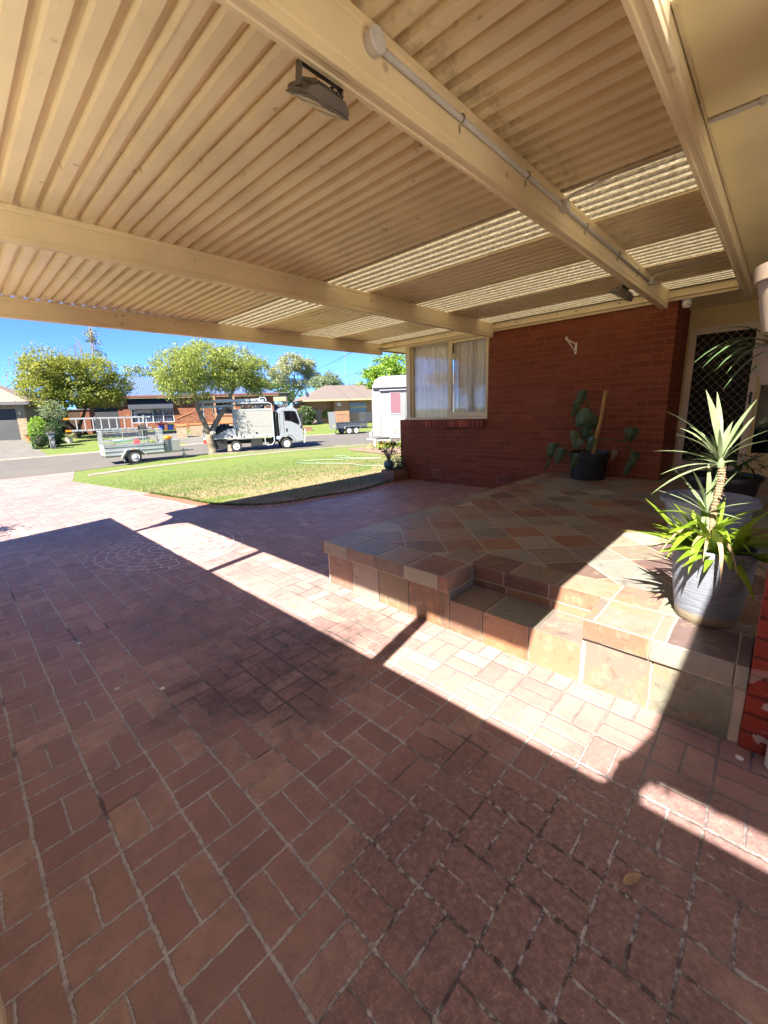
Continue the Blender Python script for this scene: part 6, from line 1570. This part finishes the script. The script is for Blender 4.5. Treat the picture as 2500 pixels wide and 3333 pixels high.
# --- caravan
cv = thing('caravan', 'tall white caravan with a red screened window beside the house corner', 'caravan', (15.4, 14.8, -.44), -49)
z0 = .52
M['cvwhite'] = paint('white_caravan_skin', (.20, .215, .235, 1), .3, .03, spec=.5); M['cvtrim'] = paint('white_caravan_trim', (.24, .25, .28, 1), .3, .03)
m = MB(); prof = [(0, z0), (4.2, z0), (4.2, 3.5), (4.0, 3.60), (.60, 3.56), (.36, 3.50), (.18, 3.36), (.06, 3.12), (.015, 2.8), (0, 2.2)]
m.prism(prof, 'y', 0, 2.3); m.build('body', M['cvwhite'], cv, local=True, bevel=.04, seg=3)
m = MB(); m.box(.05, 4.2, -.14, -.002, 2.98, 3.14); m.box(.4, 4.2, -.11, -.002, 2.84, 2.90); m.build('awning', M['cvtrim'], cv, local=True, bevel=.03)
m = MB()
bR = NB('red_screen'); oR = bR.obj(); xR, yR, zR = bR.sep(oR)
sR = bR.band(bR.m('SINE', bR.m('MULTIPLY', bR.m('ADD', xR, zR), 95)), -.2, .3)
M['screen'] = bR.done(bR.bsdf(bR.mix(sR, (.11, .03, .055, 1), (.20, .115, .15, 1)), .6))
m = MB(); m.box(.90, 1.49, -.02, -.001, 1.66, 2.82); wv = m.build('window', M['cvtrim'], cv, local=True, bevel=.012); m = MB(); m.box(.95, 1.44, -.026, -.0205, 1.74, 2.74); m.build('insect_screen', M['screen'], wv, local=True)
m = MB(); m.box(.03, .46, -.012, -.001, .60, 1.92); hv = m.build('locker_door', M['cvwhite'], cv, local=True, bevel=.006); m = MB(); m.box(.33, .39, -.02, -.0125, .80, .98); m.cyl((.24, -.0125, 1.70), (.24, -.02, 1.70), .02, n=10); m.build('latch', M['alu'], hv, local=True)
m = MB(); m.box(.93, 1.40, -.012, -.001, .72, .98); vv = m.build('fridge_vent', M['cvtrim'], cv, local=True); m = MB()
for k in range(4): m.box(1.03, 1.28, -.02, -.0125, .76+k*.05, .785+k*.05)
m.build('louvres', M['alu'], vv, local=True)
m = MB(); m.box(.85, 2.2, -.2, -.002, .50, .54); m.box(1.62, 1.67, -.03, -.001, .9, 2.9); m.build('step', M['cvtrim'], cv, local=True)
m = MB()
for k in range(7): m.box(1.56, 1.70, -.03, -.001, 1.0+k*.19, 1.10+k*.19)
m.build('side_ladder', M['cvtrim'], cv, local=True)
m = MB(); m.box(.2, 4.0, .1, 2.2, .36, .52); m.bar((0, .7, .42), (-.35, 1.1, .42), .08); m.tube([(-.1, .4, .42), (-.18, .35, .75), (-.05, .3, .9), (-.12, .3, .55)], .03, 7); m.box(.04, .14, .05, .15, .0, .5); m.build('chassis', M['alubar'], cv, local=True)
for x in (2.3, 3.1): wheel(cv, (x, .02, .36), .36, .22, .2)
# garden bed under the caravan and the hose on the lawn
bb = NB('bark_mulch'); Pb = bb.pos(); M['mulch'] = bb.done(bb.bsdf(bb.ramp(bb.noise(Pb, 22, 5, .7), [(.3, (.10, .06, .04, 1)), (.55, (.22, .15, .11, 1)), (.75, (.34, .25, .20, 1))]), .95, bb.bump(bb.noise(Pb, 22, 4), 1, .05)))
strip('garden_bed', M['mulch'], [(11.3, 10.2), (12.4, 12.0), (14.0, 15.0), (15.6, 17.0)], [(14, 8.6), (15.5, 11), (18, 14), (19, 16)], .02)
fl = thing('flower_clump', 'low clump of yellow and orange flowers under the caravan', 'flowers', (15.3, 13.6, terrain(13.6))); rr = random.Random(8)
m = MB(); leaves(m, [(15.2+rr.gauss(0, .7), 13.5+rr.gauss(0, .35), terrain(13.5)+abs(rr.gauss(.1, .12))) for _ in range(420)], .1, .5, rr); m.build('leaves', M['f_lime'], fl)
m = MB(); leaves(m, [(15.0+rr.gauss(0, .5), 13.35+rr.gauss(0, .3), terrain(13.5)+.12+abs(rr.gauss(.1, .1))) for _ in range(70)], .07, .5, rr, .9); m.build('petals', paint('yellow_petal', (.42, .22, .02, 1), .6, .2), fl)
hz_ = [(10.02, 9.22), (9.84, 9.96), (9.66, 11.22), (9.45, 12.17), (9.08, 12.45), (8.72, 12.17), (8.47, 11.46), (8.47, 9.91), (8.38, 9.09), (8.0, 8.11), (7.94, 7.34), (8.3, 6.9), (9.5, 6.9)]
hz2 = [(10.61, 11.49), (11.12, 12.47), (11.05, 12.81), (10.56, 12.21), (10.3, 11.47), (10.15, 10.2), (10.02, 9.22)]
def smooth(P, n=6):
    out = []
    for i in range(len(P)-1):
        p0, p1, p2, p3 = P[max(i-1, 0)], P[i], P[i+1], P[min(i+2, len(P)-1)]
        for k in range(n):
            t = k/n; out.append(tuple(.5*((2*p1[j])+(-p0[j]+p2[j])*t+(2*p0[j]-5*p1[j]+4*p2[j]-p3[j])*t*t+(-p0[j]+3*p1[j]-3*p2[j]+p3[j])*t**3) for j in (0, 1)))
    return out+[P[-1]]
m = MB(); m.tube([(x, y, terrain(y)+.025) for x, y in smooth(hz2+hz_[1:])], .011, 7)
tag(m.build('garden_hose', paint('pale_green_hose', (.22, .29, .23, 1), .4, .1), smooth=True), 'pale garden hose looped across the sunny front lawn', 'hose')
# turf blades along the front of the lawn
rr = random.Random(77); m = MB(); dark = []
for _ in range(30000):
    y = 5.6+abs(rr.gauss(0, 4.2)); x = rr.uniform(2.95, 11)
    if y > 17 or (y < 6.9 and x < 4.3+(6.9-y)*-.2 and y < 5.75+(4.6-x)*.9): continue
    if y < 5.85 and x < 6.9: continue
    if x > 6.2 and y < 6.0: continue
    if rr.random() < .55*max(0, 1-abs(y-6.8)/1.6): continue
    z = terrain(y); a = rr.uniform(0, 6.28); h_ = rr.uniform(.018, .05); w = .006
    m.add([(x-w*cos(a), y-w*sin(a), z), (x+w*cos(a), y+w*sin(a), z), (x+rr.gauss(0, .015), y+rr.gauss(0, .015), z+h_)], [(0, 1, 2)])
for k in range(3200):
    a, c2, nn = rr.choice(rows); t = rr.random(); d0 = .235+rr.gauss(0, .035)
    x, y = a[0]+(c2[0]-a[0])*t-0*nn[0], a[1]+(c2[1]-a[1])*t
    x, y = x+nn[0]*(-abs(rr.gauss(0, .035))+.03), y+nn[1]*(-abs(rr.gauss(0, .035))+.03)
    z = terrain(y)+.008; q = rr.uniform(0, 6.28); h_ = rr.uniform(.02, .06); w = .006
    m.add([(x-w*cos(q), y-w*sin(q), z), (x+w*cos(q), y+w*sin(q), z), (x+nn[0]*rr.uniform(-.01, .05), y+nn[1]*rr.uniform(-.01, .05), z+h_)], [(0, 1, 2)])
M['blade'] = leafmat('grass_blade', (.075, .13, .027, 1), (.125, .185, .045, 1), (.20, .215, .085, 1), .3, .6, 1.5)
m.build('grass', M['blade'], kind='stuff')
# neighbour's side: seen only in the reflections of the window
nh = thing('side_neighbour_house', 'pale neighbouring house beyond the side fence', 'house', (-9, 0, 0)); m = MB(); m.box(-16, -8.5, -14, 6, 0, 2.7); m.build('wall', M['tanwall'], nh); m = MB(); hip(m, -17, -7.9, -15, 7, 2.71, 5.0, 4); m.build('roof', M['roofbrown'], nh)
tree('palm_tree', 'feather palm beyond the side fence', (-7, 9, 0), [([(-7, 9, 0), (-7, 9, 3)], .25, .2)], [((-7, 9, 3.6), (.5, .5, .4))], 60, .3, M['f_mid'], M['bark'], 91)
m = MB(); rr = random.Random(5)
for k in range(40):
    a = rr.uniform(0, 6.28); m.leaf((-7, 9, 3.2), (cos(a), sin(a), rr.uniform(-.1, 1.4)), (0, 0, 1), rr.uniform(1.8, 2.6), .3, .6, 7, .3)
m.build('fronds', M['f_mid'], bpy.data.objects['palm_tree'])
tree('side_yard_tree', 'bushy tree in the yard beyond the side fence', (-10, 14, 0), [([(-10, 14, 0), (-10, 14, 3)], .25, .2)], [((-10, 14, 4.5), (2.2, 2.2, 1.8)), ((-12, 16, 4), (2, 2, 1.5))], 3500, .3, M['f_mid'], M['bark'], 92)
bpy.context.view_layer.update()
